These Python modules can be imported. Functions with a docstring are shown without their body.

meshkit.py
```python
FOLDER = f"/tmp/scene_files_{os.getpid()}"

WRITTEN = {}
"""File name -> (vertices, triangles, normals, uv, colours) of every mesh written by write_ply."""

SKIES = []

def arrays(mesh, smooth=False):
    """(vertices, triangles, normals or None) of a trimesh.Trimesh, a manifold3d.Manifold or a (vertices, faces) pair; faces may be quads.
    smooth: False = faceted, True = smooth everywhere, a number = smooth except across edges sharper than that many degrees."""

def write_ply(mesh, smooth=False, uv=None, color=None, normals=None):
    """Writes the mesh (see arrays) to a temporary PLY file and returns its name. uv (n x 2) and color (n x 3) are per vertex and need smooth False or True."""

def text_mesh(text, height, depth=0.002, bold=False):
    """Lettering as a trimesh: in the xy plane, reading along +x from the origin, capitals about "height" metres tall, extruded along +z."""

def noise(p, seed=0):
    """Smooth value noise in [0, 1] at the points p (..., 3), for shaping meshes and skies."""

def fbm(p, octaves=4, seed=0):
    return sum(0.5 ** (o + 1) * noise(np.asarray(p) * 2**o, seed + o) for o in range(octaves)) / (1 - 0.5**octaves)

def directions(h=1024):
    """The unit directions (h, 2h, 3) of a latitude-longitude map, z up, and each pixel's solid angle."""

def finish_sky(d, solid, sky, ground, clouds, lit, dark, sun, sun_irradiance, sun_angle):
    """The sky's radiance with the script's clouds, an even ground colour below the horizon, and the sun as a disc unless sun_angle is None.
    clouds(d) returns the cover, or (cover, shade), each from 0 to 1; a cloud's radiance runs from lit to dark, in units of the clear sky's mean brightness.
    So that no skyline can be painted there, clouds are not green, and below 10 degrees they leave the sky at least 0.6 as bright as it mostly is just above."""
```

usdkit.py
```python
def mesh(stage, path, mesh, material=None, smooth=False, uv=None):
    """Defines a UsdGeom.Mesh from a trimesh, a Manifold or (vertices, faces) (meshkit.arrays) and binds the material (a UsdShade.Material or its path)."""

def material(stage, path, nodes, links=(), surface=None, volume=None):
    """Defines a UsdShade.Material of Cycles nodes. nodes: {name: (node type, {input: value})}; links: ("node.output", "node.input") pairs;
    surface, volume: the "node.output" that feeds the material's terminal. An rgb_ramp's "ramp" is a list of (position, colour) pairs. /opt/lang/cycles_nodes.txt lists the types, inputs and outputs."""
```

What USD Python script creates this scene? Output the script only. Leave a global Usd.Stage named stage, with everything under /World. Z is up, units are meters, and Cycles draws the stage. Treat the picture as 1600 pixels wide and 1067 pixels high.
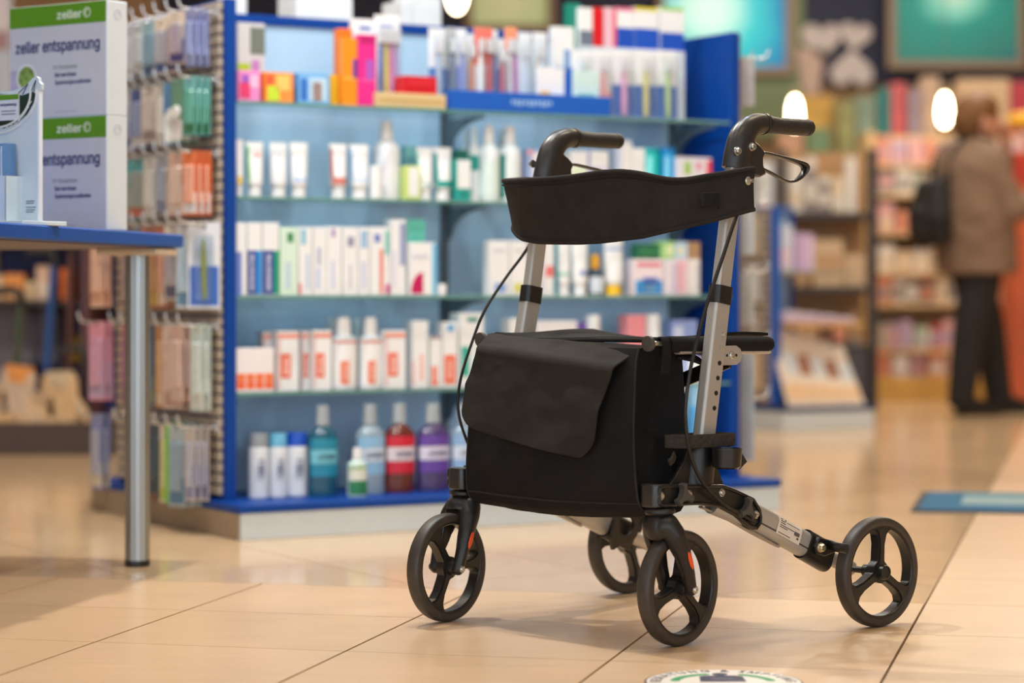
import math, random
import numpy as np, trimesh, usdkit, meshkit
import manifold3d as m3
from shapely.geometry import Polygon, Point, LineString, box as sbox
from shapely.ops import unary_union
from shapely import affinity
from pxr import Usd, UsdGeom, UsdLux, UsdShade, Gf, Sdf

random.seed(7); rng = np.random.default_rng(7)
stage = Usd.Stage.CreateInMemory()
UsdGeom.SetStageUpAxis(stage, UsdGeom.Tokens.z); UsdGeom.SetStageMetersPerUnit(stage, 1.0)
UsdGeom.Xform.Define(stage, '/World'); UsdGeom.Scope.Define(stage, '/World/Looks')

# ------------------------------------------------------------------ camera, sky, lights
F, EYE, HOR = 3778.0, 0.61, 455.0          # focal length in pixels, eye height, horizon row
cam = UsdGeom.Camera.Define(stage, '/World/camera')
cam.CreateHorizontalApertureAttr(36.0); cam.CreateVerticalApertureAttr(36.0 * 1067 / 1600)
cam.CreateFocalLengthAttr(F * 36.0 / 1600)
cam.CreateVerticalApertureOffsetAttr(-(533.5 - HOR) * 36.0 / 1600)
cam.CreateFStopAttr(2.2); cam.CreateFocusDistanceAttr(4.3)
cam.CreateClippingRangeAttr(Gf.Vec2f(0.05, 100))
cam.AddTranslateOp().Set(Gf.Vec3d(0, 0, EYE)); cam.AddRotateXOp().Set(90.0)
EXPOSURE = -0.70
cam.CreateExposureAttr(EXPOSURE)

dome = UsdLux.DomeLight.Define(stage, '/World/sky_light')
dome.CreateColorAttr(Gf.Vec3f(0.80, 0.90, 1.0)); dome.CreateIntensityAttr(1.2)
CEIL = 3.2
def spot(name, x, y, power, col, r=0.09):
    l = UsdLux.DiskLight.Define(stage, '/World/' + name)
    l.CreateRadiusAttr(r); l.CreateIntensityAttr(power); l.CreateColorAttr(Gf.Vec3f(*col))
    l.AddTranslateOp().Set(Gf.Vec3d(x, y, CEIL - 0.03))
WARM, NEUT = (1.0, 0.83, 0.60), (1.0, 0.955, 0.89)
COOL = (0.78, 0.91, 1.0)
SPOTS = [(-0.87, 5.40, 1100, NEUT), (0.10, 4.35, 460, NEUT), (1.45, 4.9, 330, WARM), (-0.2, 2.7, 130, NEUT), (1.3, 2.6, 160, WARM), (-1.9, 4.0, 70, COOL),
         (0.45, 5.7, 360, COOL), (-0.35, 5.0, 240, COOL), (-1.7, 6.2, 200, NEUT), (-1.9, 8.3, 200, WARM), (1.6, 7.2, 330, WARM), (2.6, 9.4, 360, WARM), (1.1, 9.2, 300, NEUT), (3.2, 11.0, 260, WARM),
         (1.7, 11.2, 300, NEUT), (2.7, 12.7, 420, NEUT), (0.2, 12.6, 160, WARM), (-1.4, 12.5, 140, WARM), (1.7, 14.6, 260, NEUT), (3.2, 14.6, 220, NEUT)]  # rearmost spots are unseen, added to brighten the fascia and the wall shelf
def panel(name, x, y, w, h, power, col):
    l = UsdLux.RectLight.Define(stage, '/World/' + name)
    l.CreateWidthAttr(w); l.CreateHeightAttr(h); l.CreateIntensityAttr(power); l.CreateColorAttr(Gf.Vec3f(*col))
    l.AddTranslateOp().Set(Gf.Vec3d(x, y, CEIL - 0.03))
for i, (x, y, p, c) in enumerate(SPOTS):
    spot('ceiling_spot' + (f'_{i:03d}' if i else ''), x, y, p * (3.24 if i == 0 else 1.5 if y > 7 else 1), c, .05 if i == 0 else .09)
panel('ceiling_panel', -0.1, 5.0, 1.8, 0.5, 3, (0.80, 0.92, 1.0))
panel('ceiling_panel_001', -1.6, 3.4, 1.2, 1.2, 2, (0.85, 0.94, 1.0))

# ------------------------------------------------------------------ materials
def lin(c):
    return tuple(((x / 255) / 12.92 if x / 255 <= 0.04045 else ((x / 255 + 0.055) / 1.055) ** 2.4) for x in c)
_mats = {}
def M(col, rough=0.5, metal=0.0, vary=0.05, scale=14.0, bump=0.0, bscale=300.0, emit=0.0, spec=0.5, coat=0.0, stretch=None, trans=0.0, name=None):
    """A principled material of one sRGB colour with a little noise in its tone and, if asked, a fine bump."""
    key = (tuple(col), rough, metal, vary, scale, bump, bscale, emit, spec, coat, stretch, trans)
    if key in _mats: return _mats[key]
    c = np.array(lin(col)); path = f'/World/Looks/{name or "paint"}_{len(_mats):03d}'
    nodes = {'p': ('principled_bsdf', dict(roughness=rough, metallic=metal, specular_ior_level=spec, coat_weight=coat)), 'g': ('geometry', {})}
    links = []
    src = 'g.position'
    if stretch:
        nodes['mp'] = ('mapping', {'scale': stretch}); links.append((src, 'mp.vector')); src = 'mp.vector'
    nodes['n'] = ('noise_texture', {'scale': scale, 'detail': 3.0})
    nodes['r'] = ('rgb_ramp', {'ramp': [(0.3, tuple(np.clip(c * (1 - vary), 0, 1))), (0.7, tuple(np.clip(c * (1 + vary), 0, 1)))]})
    links += [(src, 'n.vector'), ('n.fac', 'r.fac'), ('r.color', 'p.base_color')]
    if bump:
        nodes['bn'] = ('noise_texture', {'scale': bscale, 'detail': 2.0}); nodes['b'] = ('bump', {'strength': bump, 'distance': 0.002})
        links += [(src, 'bn.vector'), ('bn.fac', 'b.height'), ('b.normal', 'p.normal')]
    if emit:
        nodes['p'][1]['emission_strength'] = emit; links.append(('r.color', 'p.emission_color'))
    if trans: nodes['p'][1]['transmission_weight'] = trans
    _mats[key] = usdkit.material(stage, path, nodes, links, surface='p.BSDF')
    return _mats[key]
def pane(col, mixin=0.12, rough=0.05):
    """Clear glass or film: plain see-through tinted by col, with a fresnel reflection."""
    key = ('pane', tuple(col), mixin, rough)
    if key in _mats: return _mats[key]
    _mats[key] = usdkit.material(stage, f'/World/Looks/clear_{len(_mats):03d}', {'t': ('transparent_bsdf', {'color': lin(col)}), 'g': ('glossy_bsdf', {'roughness': rough, 'color': (.9, .9, .9)}),
        'f': ('layer_weight', {'blend': .5}), 'q': ('math', {'math_type': 'power', 'value2': 5.0}), 'k': ('math', {'math_type': 'multiply_add', 'value2': .8, 'value3': .04}), 'm': ('mix_closure', {})}, [('f.facing', 'q.value1'), ('q.value', 'k.value1'), ('k.value', 'm.fac'), ('t.BSDF', 'm.closure1'), ('g.BSDF', 'm.closure2')], surface='m.closure')
    return _mats[key]

# ------------------------------------------------------------------ mesh helpers
def cat(*ms): return trimesh.util.concatenate([m for m in ms if m is not None])
def T(m, x=0, y=0, z=0):
    m = m.copy(); m.apply_translation([x, y, z]); return m
def R(m, axis, deg, about=(0, 0, 0)):
    m = m.copy(); m.apply_transform(trimesh.transformations.rotation_matrix(math.radians(deg), axis, about)); return m
def bx(x0, x1, y0, y1, z0, z1, c=0.0):
    """A box, its edges chamfered by c."""
    lo, hi = np.array([x0, y0, z0]), np.array([x1, y1, z1])
    c = min(c, 0.45 * (hi - lo).min())
    if c <= 0:
        m = trimesh.creation.box(hi - lo); m.apply_translation((hi + lo) / 2); return m
    pts = []
    for sx in (0, 1):
        for sy in (0, 1):
            for sz in (0, 1):
                p = np.where([sx, sy, sz], hi, lo); d = np.where([sx, sy, sz], -c, c)
                pts += [p + d * [0, 1, 1], p + d * [1, 0, 1], p + d * [1, 1, 0]]
    return trimesh.convex.convex_hull(np.array(pts))
def loft(rings, caps=True):
    n = len(rings[0]); v = np.vstack(rings); f = []
    for i in range(len(rings) - 1):
        for j in range(n):
            a, b = i * n + j, i * n + (j + 1) % n
            f += [[a, b, b + n], [a, b + n, a + n]]
    if caps:
        for k, rev in ((0, True), (len(rings) - 1, False)):
            c = len(v); v = np.vstack([v, np.mean(rings[k], axis=0)])
            for j in range(n):
                a, b = k * n + j, k * n + (j + 1) % n
                f.append([c, b, a] if rev else [c, a, b])
    m = trimesh.Trimesh(v, np.array(f), process=False)
    if m.volume < 0: m.invert()
    return m
def lathe(prof, n=20):
    a = np.arange(n) * 2 * np.pi / n
    return loft([np.c_[max(r, 1e-5) * np.cos(a), max(r, 1e-5) * np.sin(a), np.full(n, z)] for r, z in prof])
def bez(pts, n=24):
    """A smooth curve through the points (Catmull-Rom)."""
    p = np.array(pts, float); p = np.vstack([2 * p[0] - p[1], p, 2 * p[-1] - p[-2]]); out = []
    segs = len(p) - 3; k = max(2, n // segs)
    for i in range(segs):
        for t in np.linspace(0, 1, k, endpoint=(i == segs - 1)):
            a, b, c, d = p[i:i + 4]
            out.append(0.5 * ((2 * b) + (c - a) * t + (2 * a - 5 * b + 4 * c - d) * t * t + (3 * b - a - 3 * c + d) * t ** 3))
    return np.array(out)
def sweep(pts, r, n=12, up=(0, 0, 1), prof=None, caps=True):
    """A tube along pts: r a number, a list, or (side, up) half axes per point; prof an n x 2 outline instead."""
    p = np.array(pts, float); t = np.gradient(p, axis=0); t /= np.linalg.norm(t, axis=1, keepdims=True) + 1e-12
    rings = []; u0 = np.array(up, float); ang = np.arange(n) * 2 * np.pi / n
    for i in range(len(p)):
        u = u0 - t[i] * np.dot(u0, t[i])
        if np.linalg.norm(u) < 1e-4: u = np.cross(t[i], [1, 0.2, 0])
        u /= np.linalg.norm(u); s = np.cross(t[i], u); u0 = u
        rr = r[i] if isinstance(r, (list, np.ndarray)) else r
        ra, rb = (rr if np.ndim(rr) else (rr, rr))
        q = prof if prof is not None else np.c_[np.cos(ang) * ra, np.sin(ang) * rb]
        rings.append(p[i] + q[:, :1] * s + q[:, 1:] * u)
    return loft(rings, caps)
def rrect(w, h, r, k=4):
    """Outline of a rounded rectangle, counter-clockwise."""
    out = []
    for cx, cy, a0 in ((w / 2 - r, h / 2 - r, 0), (-w / 2 + r, h / 2 - r, 90), (-w / 2 + r, -h / 2 + r, 180), (w / 2 - r, -h / 2 + r, 270)):
        for a in np.linspace(a0, a0 + 90, k):
            out.append([cx + r * math.cos(math.radians(a)), cy + r * math.sin(math.radians(a))])
    return np.array(out)
def ext(poly, d):
    ps = getattr(poly, 'geoms', [poly])
    return cat(*[trimesh.creation.extrude_polygon(q, d, engine='earcut') for q in ps if q.area > 1e-9])
def rod(a, b, r, n=10): return sweep([a, b], r, n, up=(0.13, 0.21, 0.97))
def sheet(grid, th):
    """A thick cloth from an R x C grid of points (outer side), thickened along its normals."""
    g = np.array(grid); du = np.gradient(g, axis=1); dv = np.gradient(g, axis=0)
    n = np.cross(du, dv); n /= np.linalg.norm(n, axis=2, keepdims=True) + 1e-12
    h = g - n * th; Rr, C = g.shape[:2]; v = np.vstack([g.reshape(-1, 3), h.reshape(-1, 3)]); N = Rr * C; f = []
    for i in range(Rr - 1):
        for j in range(C - 1):
            a, b, c, d = i * C + j, i * C + j + 1, (i + 1) * C + j + 1, (i + 1) * C + j
            f += [[a, b, c], [a, c, d], [a + N, c + N, b + N], [a + N, d + N, c + N]]
    rim = [(0, j) for j in range(C)] + [(i, C - 1) for i in range(1, Rr)] + [(Rr - 1, j) for j in range(C - 2, -1, -1)] + [(i, 0) for i in range(Rr - 2, 0, -1)]
    ids = [i * C + j for i, j in rim]
    for a, b in zip(ids, ids[1:] + ids[:1]): f += [[b, a, a + N], [b, a + N, b + N]]
    return trimesh.Trimesh(v, np.array(f), process=False)
def text(s, h, depth=0.0008, bold=False): return meshkit.text_mesh(s, h, depth, bold)
def text_fit(s, w, h, depth=0.0008, bold=False):
    """Lettering scaled to be w wide and h high (capitals), centred on the origin, in the xz plane facing -y."""
    m = meshkit.text_mesh(s, h, depth, bold); b = m.bounds
    m.apply_translation([-(b[0][0] + b[1][0]) / 2, -h / 2, 0]); m.apply_scale([w / (b[1][0] - b[0][0]), 1, 1])
    return R(m, (1, 0, 0), 90)

# ------------------------------------------------------------------ scene helpers
_used = {}
def numbered(parent, name):
    k = (parent, name); n = _used.get(k, 0); _used[k] = n + 1
    return name if n == 0 else f'{name}_{n:03d}'
LABELS = {}
def tag(p, label, category=None, group=None, kind=None):
    if label:
        p.SetCustomDataByKey('label', label)
        if category: LABELS.setdefault(label, []).append((str(p.GetPath()), group))
    if category: p.SetCustomDataByKey('category', category)
    if group: p.SetCustomDataByKey('group', group)
    if kind: p.SetCustomDataByKey('kind', kind)
def thing(name, label, category, loc=(0, 0, 0), rz=0.0, group=None, kind=None):
    x = UsdGeom.Xform.Define(stage, '/World/' + numbered('/World', name))
    x.AddTranslateOp().Set(Gf.Vec3d(*map(float, loc)))
    if rz: x.AddRotateZOp().Set(float(rz))
    tag(x.GetPrim(), label, category, group, kind)
    return str(x.GetPath())
def part(parent, name, mesh, mat, smooth=35, label=None, kind=None):
    path = f'{parent}/{numbered(parent, name)}'
    m = usdkit.mesh(stage, path, mesh, mat, smooth=smooth)
    if label or kind: tag(m.GetPrim(), label, None, None, kind)
    return path
def solo(name, label, category, mesh, mat, group=None, kind=None, smooth=35):
    path = '/World/' + numbered('/World', name)
    m = usdkit.mesh(stage, path, mesh, mat, smooth=smooth); tag(m.GetPrim(), label, category, group, kind)
    return path
def struct(name, label=None, category=None):
    x = UsdGeom.Xform.Define(stage, '/World/' + numbered('/World', name)); tag(x.GetPrim(), label, category, None, 'structure'); return str(x.GetPath())
def PX(u, v, Y): return np.array([(u - 800) / F * Y, Y, EYE - (v - HOR) / F * Y])
def ordinal(n): return ['first', 'second', 'third', 'fourth', 'fifth', 'sixth', 'seventh', 'eighth', 'ninth', 'tenth', 'eleventh', 'twelfth', 'thirteenth', 'fourteenth', 'fifteenth', 'sixteenth', 'seventeenth', 'eighteenth', 'nineteenth', 'twentieth'][n]
WHITE = M((226, 228, 230), 0.4, vary=0.02); BLACKP = M((30, 31, 33), 0.32, vary=0.12, bump=0.10, bscale=900, spec=.75); 

# ------------------------------------------------------------------ the room
D1, N1 = np.array([.2364, .9717]), np.array([.9717, -.2364])       # the near tiles run along D1
SD, FD = np.array([-.507, .862]), np.array([.862, .507])           # the far display and the far tiles run along FD / SD
GROUT = M((92, 74, 60), 0.8)
TILE = [M(c, 0.3, vary=0.04, scale=5, stretch=(1, 5, 1), spec=0.4) for c in ((213, 179, 141), (209, 176, 139), (215, 182, 145), (211, 177, 138))]
TILE2 = [M(c, 0.13, vary=0.04, scale=4, stretch=(4, 1, 1), spec=0.5) for c in ((222, 190, 150), (225, 193, 153), (218, 186, 147))]
floor = struct('floor')
part(floor, 'grout_bed', bx(-9, 9, -4, 17.5, -0.06, -0.006), GROUT)
view = Polygon([(-1.5, 3.3), (1.5, 3.3), (4.4, 16.2), (-4.4, 16.2)])
def along(p0, d, n): return lambda t, q: p0 + d * t + n * q
right_zone, left_zone, far_zone = [], [], []
tn0, tnd, tt0, ttd = -.332, .4555, 3.915, .4325
def cellpoly(n0, n1, t0, t1): return Polygon([N1 * n + D1 * t for n, t in ((n0, t0), (n1, t0), (n1, t1), (n0, t1))])
split_left = Polygon([N1 * n + D1 * t for n, t in ((-30, tt0 + 2 * ttd), (tn0, tt0 + 2 * ttd), (tn0, 40), (-30, 40))])
rest = []
k_tile = 0
for i in range(-22, 22):
    for j in range(-16, 34):
        q = cellpoly(tn0 + i * tnd + .0024, tn0 + (i + 1) * tnd - .0024, tt0 + j * ttd + .0013, tt0 + (j + 1) * ttd - .0013)
        if i < 0 and j >= 2: continue
        c = q.centroid
        if not (-8.5 < c.x < 8.5 and -4 < c.y < 17.2): continue
        m = T(ext(q, .012), 0, 0, -.012)
        if view.intersects(q) and c.y < 13.5: part(floor, 'tile', m, TILE[int(rng.integers(4))], smooth=False)
        else: rest.append(m)
part(floor, 'outer_tiles', cat(*rest), TILE[0], smooth=False, kind='stuff'); rest = []
f0, s0, tp = 2.372, 4.9, .455
for i in range(-40, 30):
    for j in range(-20, 40):
        pts = [FD * (f0 + (i + a) * tp + (.0015 if a == 0 else -.0015)) + SD * (s0 + (j + b) * tp + (.0015 if b == 0 else -.0015)) for a, b in ((0, 0), (1, 0), (1, 1), (0, 1))]
        q = Polygon(pts).intersection(split_left.buffer(-.001))
        if q.is_empty or q.area < 1e-4: continue
        c = q.centroid
        if not (-8.5 < c.x < 8.5 and -4 < c.y < 17.2): continue
        m = T(ext(q, .012), 0, 0, -.012)
        if view.intersects(q) and c.y < 10.5: part(floor, 'tile', m, TILE2[int(rng.integers(3))], smooth=False)
        else: rest.append(m)
part(floor, 'distant_tiles', cat(*rest), TILE2[0], smooth=False, kind='stuff')

ceiling = struct('ceiling'); part(ceiling, 'ceiling_board', bx(-9, 9, -4, 17.5, CEIL, CEIL + .1), M((225, 222, 215), 0.9))
WALLY = 16.0
wb = struct('wall_back'); part(wb, 'wall_board', bx(-9, 9, WALLY, WALLY + .15, 0, CEIL), M((176, 142, 104), 0.8, vary=.1, scale=2))
part(wb, 'fascia', bx(-2.3, 6.6, WALLY - .06, WALLY - .001, 1.98, 2.75), M((16, 18, 48), 0.6), label='dark navy fascia band above the back shelves')
part(wb, 'green_panel', bx(1.40, 1.92, WALLY - .10, WALLY - .061, 1.62, 2.75), M((112, 124, 84), 0.6), label='olive green wall panel')
wl = struct('wall_left'); part(wl, 'wall_board', bx(-9.15, -9, -4, 17.5, 0, CEIL), M((214, 205, 195), 0.8))
wr = struct('wall_right'); part(wr, 'wall_board', bx(9, 9.15, -4, 17.5, 0, CEIL), M((214, 190, 160), 0.8))

# ------------------------------------------------------------------ the walker
O3 = np.array([.253, 4.127, 0.0]); EA = np.array([-.742199, -.670180, 0]); EB = np.array([-.670180, .742199, 0])
YAW = math.degrees(math.atan2(EA[1], EA[0]))
def V(a, b, z): return [a, -b, z]                # the walker's own frame: a forward, b towards the far side, z up
ALU = M((186, 183, 177), 0.46, metal=0.55, vary=0.03); ALU2 = M((180, 174, 166), 0.48, metal=0.5, vary=0.03)
CAST = M((26, 24, 23), 0.34, vary=.1, bump=.1, bscale=1200); RUBBER = M((60, 53, 47), 0.46, vary=.18, scale=40, bump=.2, bscale=500)
NYLON = M((30, 28, 27), 0.36, vary=.15, scale=30, bump=.08, bscale=900); GRIP = M((33, 31, 31), 0.42, vary=.2, scale=90, bump=.9, bscale=420)
KNOB = M((72, 68, 64), .42, vary=.08)
CLOTH = M((44, 40, 37), 0.8, vary=.16, scale=22, bump=.5, bscale=1500, spec=.25); CLOTH2 = M((24, 23, 23), 0.85, vary=.16, scale=18, bump=.45, bscale=1500, spec=.25)
FELT = M((62, 57, 52), 0.95, vary=.25, scale=160, bump=.7, bscale=700, spec=.1); STEEL = M((205, 205, 200), 0.25, metal=0.9, vary=.03)
ORANGE = M((238, 84, 30), 0.35); CABLE = M((20, 19, 19), 0.4); STITCH = M((58, 54, 50), 0.9)
W = thing('rollator', 'silver and black four-wheeled walking frame standing in the middle of the tiled floor', 'walker', O3, YAW)

def hull_chain(pts, seg=20):
    """One solid through balls (x, y, z, radius), hulled pairwise."""
    balls = [m3.Manifold.sphere(p[3], seg).translate(p[:3]) for p in pts]
    if len(balls) == 1: return balls[0]
    return m3.Manifold.batch_boolean([m3.Manifold.batch_hull([balls[i], balls[i + 1]]) for i in range(len(balls) - 1)], m3.OpType.Add)
def tm(man):
    v, f, _ = meshkit.arrays(man); return trimesh.Trimesh(v, f, process=False)
def dome_bolt(r=.0055, h=.004):
    return lathe([(r * 1.25, 0), (r * 1.25, h * .25), (r, h * .3), (r, h * .7), (r * .75, h), (r * .35, h), (r * .3, h * .6), (0, h * .6)], 14)
def outward(m, side):
    """turn a z-up button to face the walker's outer side: -1 the near side (local +y), +1 the far side"""
    return R(m, (1, 0, 0), -90 if side < 0 else 90)

def wheel(parent, name, centre, yaw, spin, cap_side):
    """centre in the walker's frame, rolling along yaw; hub cap on cap_side (+1/-1 of the wheel's own y)."""
    path = f'{parent}/{numbered(parent, name)}'
    x = UsdGeom.Xform.Define(stage, path); x.AddTranslateOp().Set(Gf.Vec3d(*map(float, centre))); x.AddRotateZOp().Set(yaw); x.AddRotateYOp().Set(spin)
    prof = [(.0835, -.0115), (.0850, -.0135), (.0920, -.0140), (.0960, -.0132), (.0985, -.0108), (.0998, -.006), (.1, 0), (.0998, .006), (.0985, .0108), (.0960, .0132), (.0920, .0140), (.0850, .0135), (.0835, .0115)]
    a = np.arange(72) * 2 * np.pi / 72
    ring = [np.c_[r * np.cos(a), np.full(72, y), r * np.sin(a)] for r, y in prof]
    part(path, 'tyre', loft(ring + [ring[0]], caps=False), RUBBER, smooth=50)
    shape = [Point(0, 0).buffer(.0205, 24), Point(0, 0).buffer(.0840, 40).difference(Point(0, 0).buffer(.0795, 40))]
    for k in range(3):
        sp = Polygon([(0, -.0095), (.02, -.0085), (.05, -.0080), (.068, -.012), (.081, -.024), (.081, .024), (.068, .012), (.05, .0080), (.02, .0085), (0, .0095)])
        shape.append(affinity.rotate(sp, 90 + 120 * k, origin=(0, 0)))
    s = unary_union(shape); s = s.buffer(.007, 6).buffer(-.007, 6).intersection(Point(0, 0).buffer(.0840, 40)).simplify(.0002)
    m = ext(s, .018)
    inner = ext(s.buffer(-.0035), .023)
    m = cat(T(m, 0, 0, -.009), T(inner, 0, 0, -.0115))
    rim = loft([np.c_[r * np.cos(a), r * np.sin(a), np.full(72, y)] for r, y in [(.0842, -.0128), (.0812, -.0128), (.0795, -.0105), (.0795, .0105), (.0812, .0128), (.0842, .0128), (.0842, -.0128)]], caps=False)
    part(path, 'spokes', R(cat(m, rim), (1, 0, 0), 90), NYLON, smooth=30)
    part(path, 'hub_cap', R(T(lathe([(.0135, -.004), (.0135, .020), (.0125, .0225), (.009, .0235), (.0085, .022), (0, .022)], 24), 0, 0, 0), (1, 0, 0), -90 if cap_side > 0 else 90), NYLON, smooth=30)
    return path

def caster(b, yaw, spin, cap):
    """The swivelling front wheel with its fork: stem at (0.012, b)."""
    base = V(.0, b, 0); ca, sa = math.cos(math.radians(yaw)), math.sin(math.radians(yaw))
    def place(m): return T(R(m, (0, 0, 1), yaw), *base)
    fork = hull_chain([(0, 0, .214, .0235), (.006, 0, .204, .030)])
    for s in (-1, 1):
        fork += hull_chain([(.002, s * .012, .209, .0235), (.011, s * .020, .194, .0215), (.025, s * .0265, .165, .0160), (.037, s * .0290, .135, .0128), (.049, s * .0275, .098, .0110)])
    fork -= m3.Manifold.cylinder(.0345, .1075, .1075, 64, True).rotate((90, 0, 0)).translate((.049, 0, .1))
    fork = fork.refine_to_length(.006)
    f = tm(fork); f.merge_vertices(); trimesh.smoothing.filter_taubin(f, iterations=8)
    fp = part(W, 'caster_fork', place(f), NYLON, smooth=60)
    for s in (-1, 1):
        r = trimesh.creation.icosphere(3, 1.0); r.apply_scale([.0048, .0022, .0165]); r = R(r, (0, 1, 0), -22)
        part(fp, 'reflector', place(T(r, .0300, s * .0428, .151)), ORANGE, smooth=True, label='orange oval reflector')
        bo = R(dome_bolt(.0058, .0035), (1, 0, 0), -90 if s > 0 else 90)
        part(fp, 'axle_bolt', place(T(bo, .049, s * .0376, .099)), STEEL, smooth=30)
    part(W, 'stem_ring', T(lathe([(.008, .228), (.023, .229), (.0265, .2325), (.0265, .2370), (.024, .240), (.012, .242), (.012, .247), (.0105, .248), (.0105, .256), (0, .256)], 28), *V(.001, b, 0)), CAST, smooth=30); part(W, 'stem_washer', T(lathe([(.0125, .2425), (.0125, .2455), (0, .2455)], 24), *V(.001, b, 0)), STEEL, smooth=30)
    wheel(W, 'front_wheel', V(0, b, 0) + np.array([ca * .049, sa * .049, .1]), yaw, spin, cap)
# rolling directions of the front wheels, measured in the room, then turned into the walker's frame
ang = lambda x, y: math.degrees(math.atan2(y, x)) - YAW
caster(0.0, ang(.67, .742), 12, -1)
caster(.511, ang(-.635, -.772), 33, 1)
wheel(W, 'rear_wheel', V(-.4875, -.0735, .1), ang(.775, .632), 3, -1)
wheel(W, 'rear_wheel', V(-.4945, .577, .1), ang(.765, .644), 40, 1)

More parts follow.
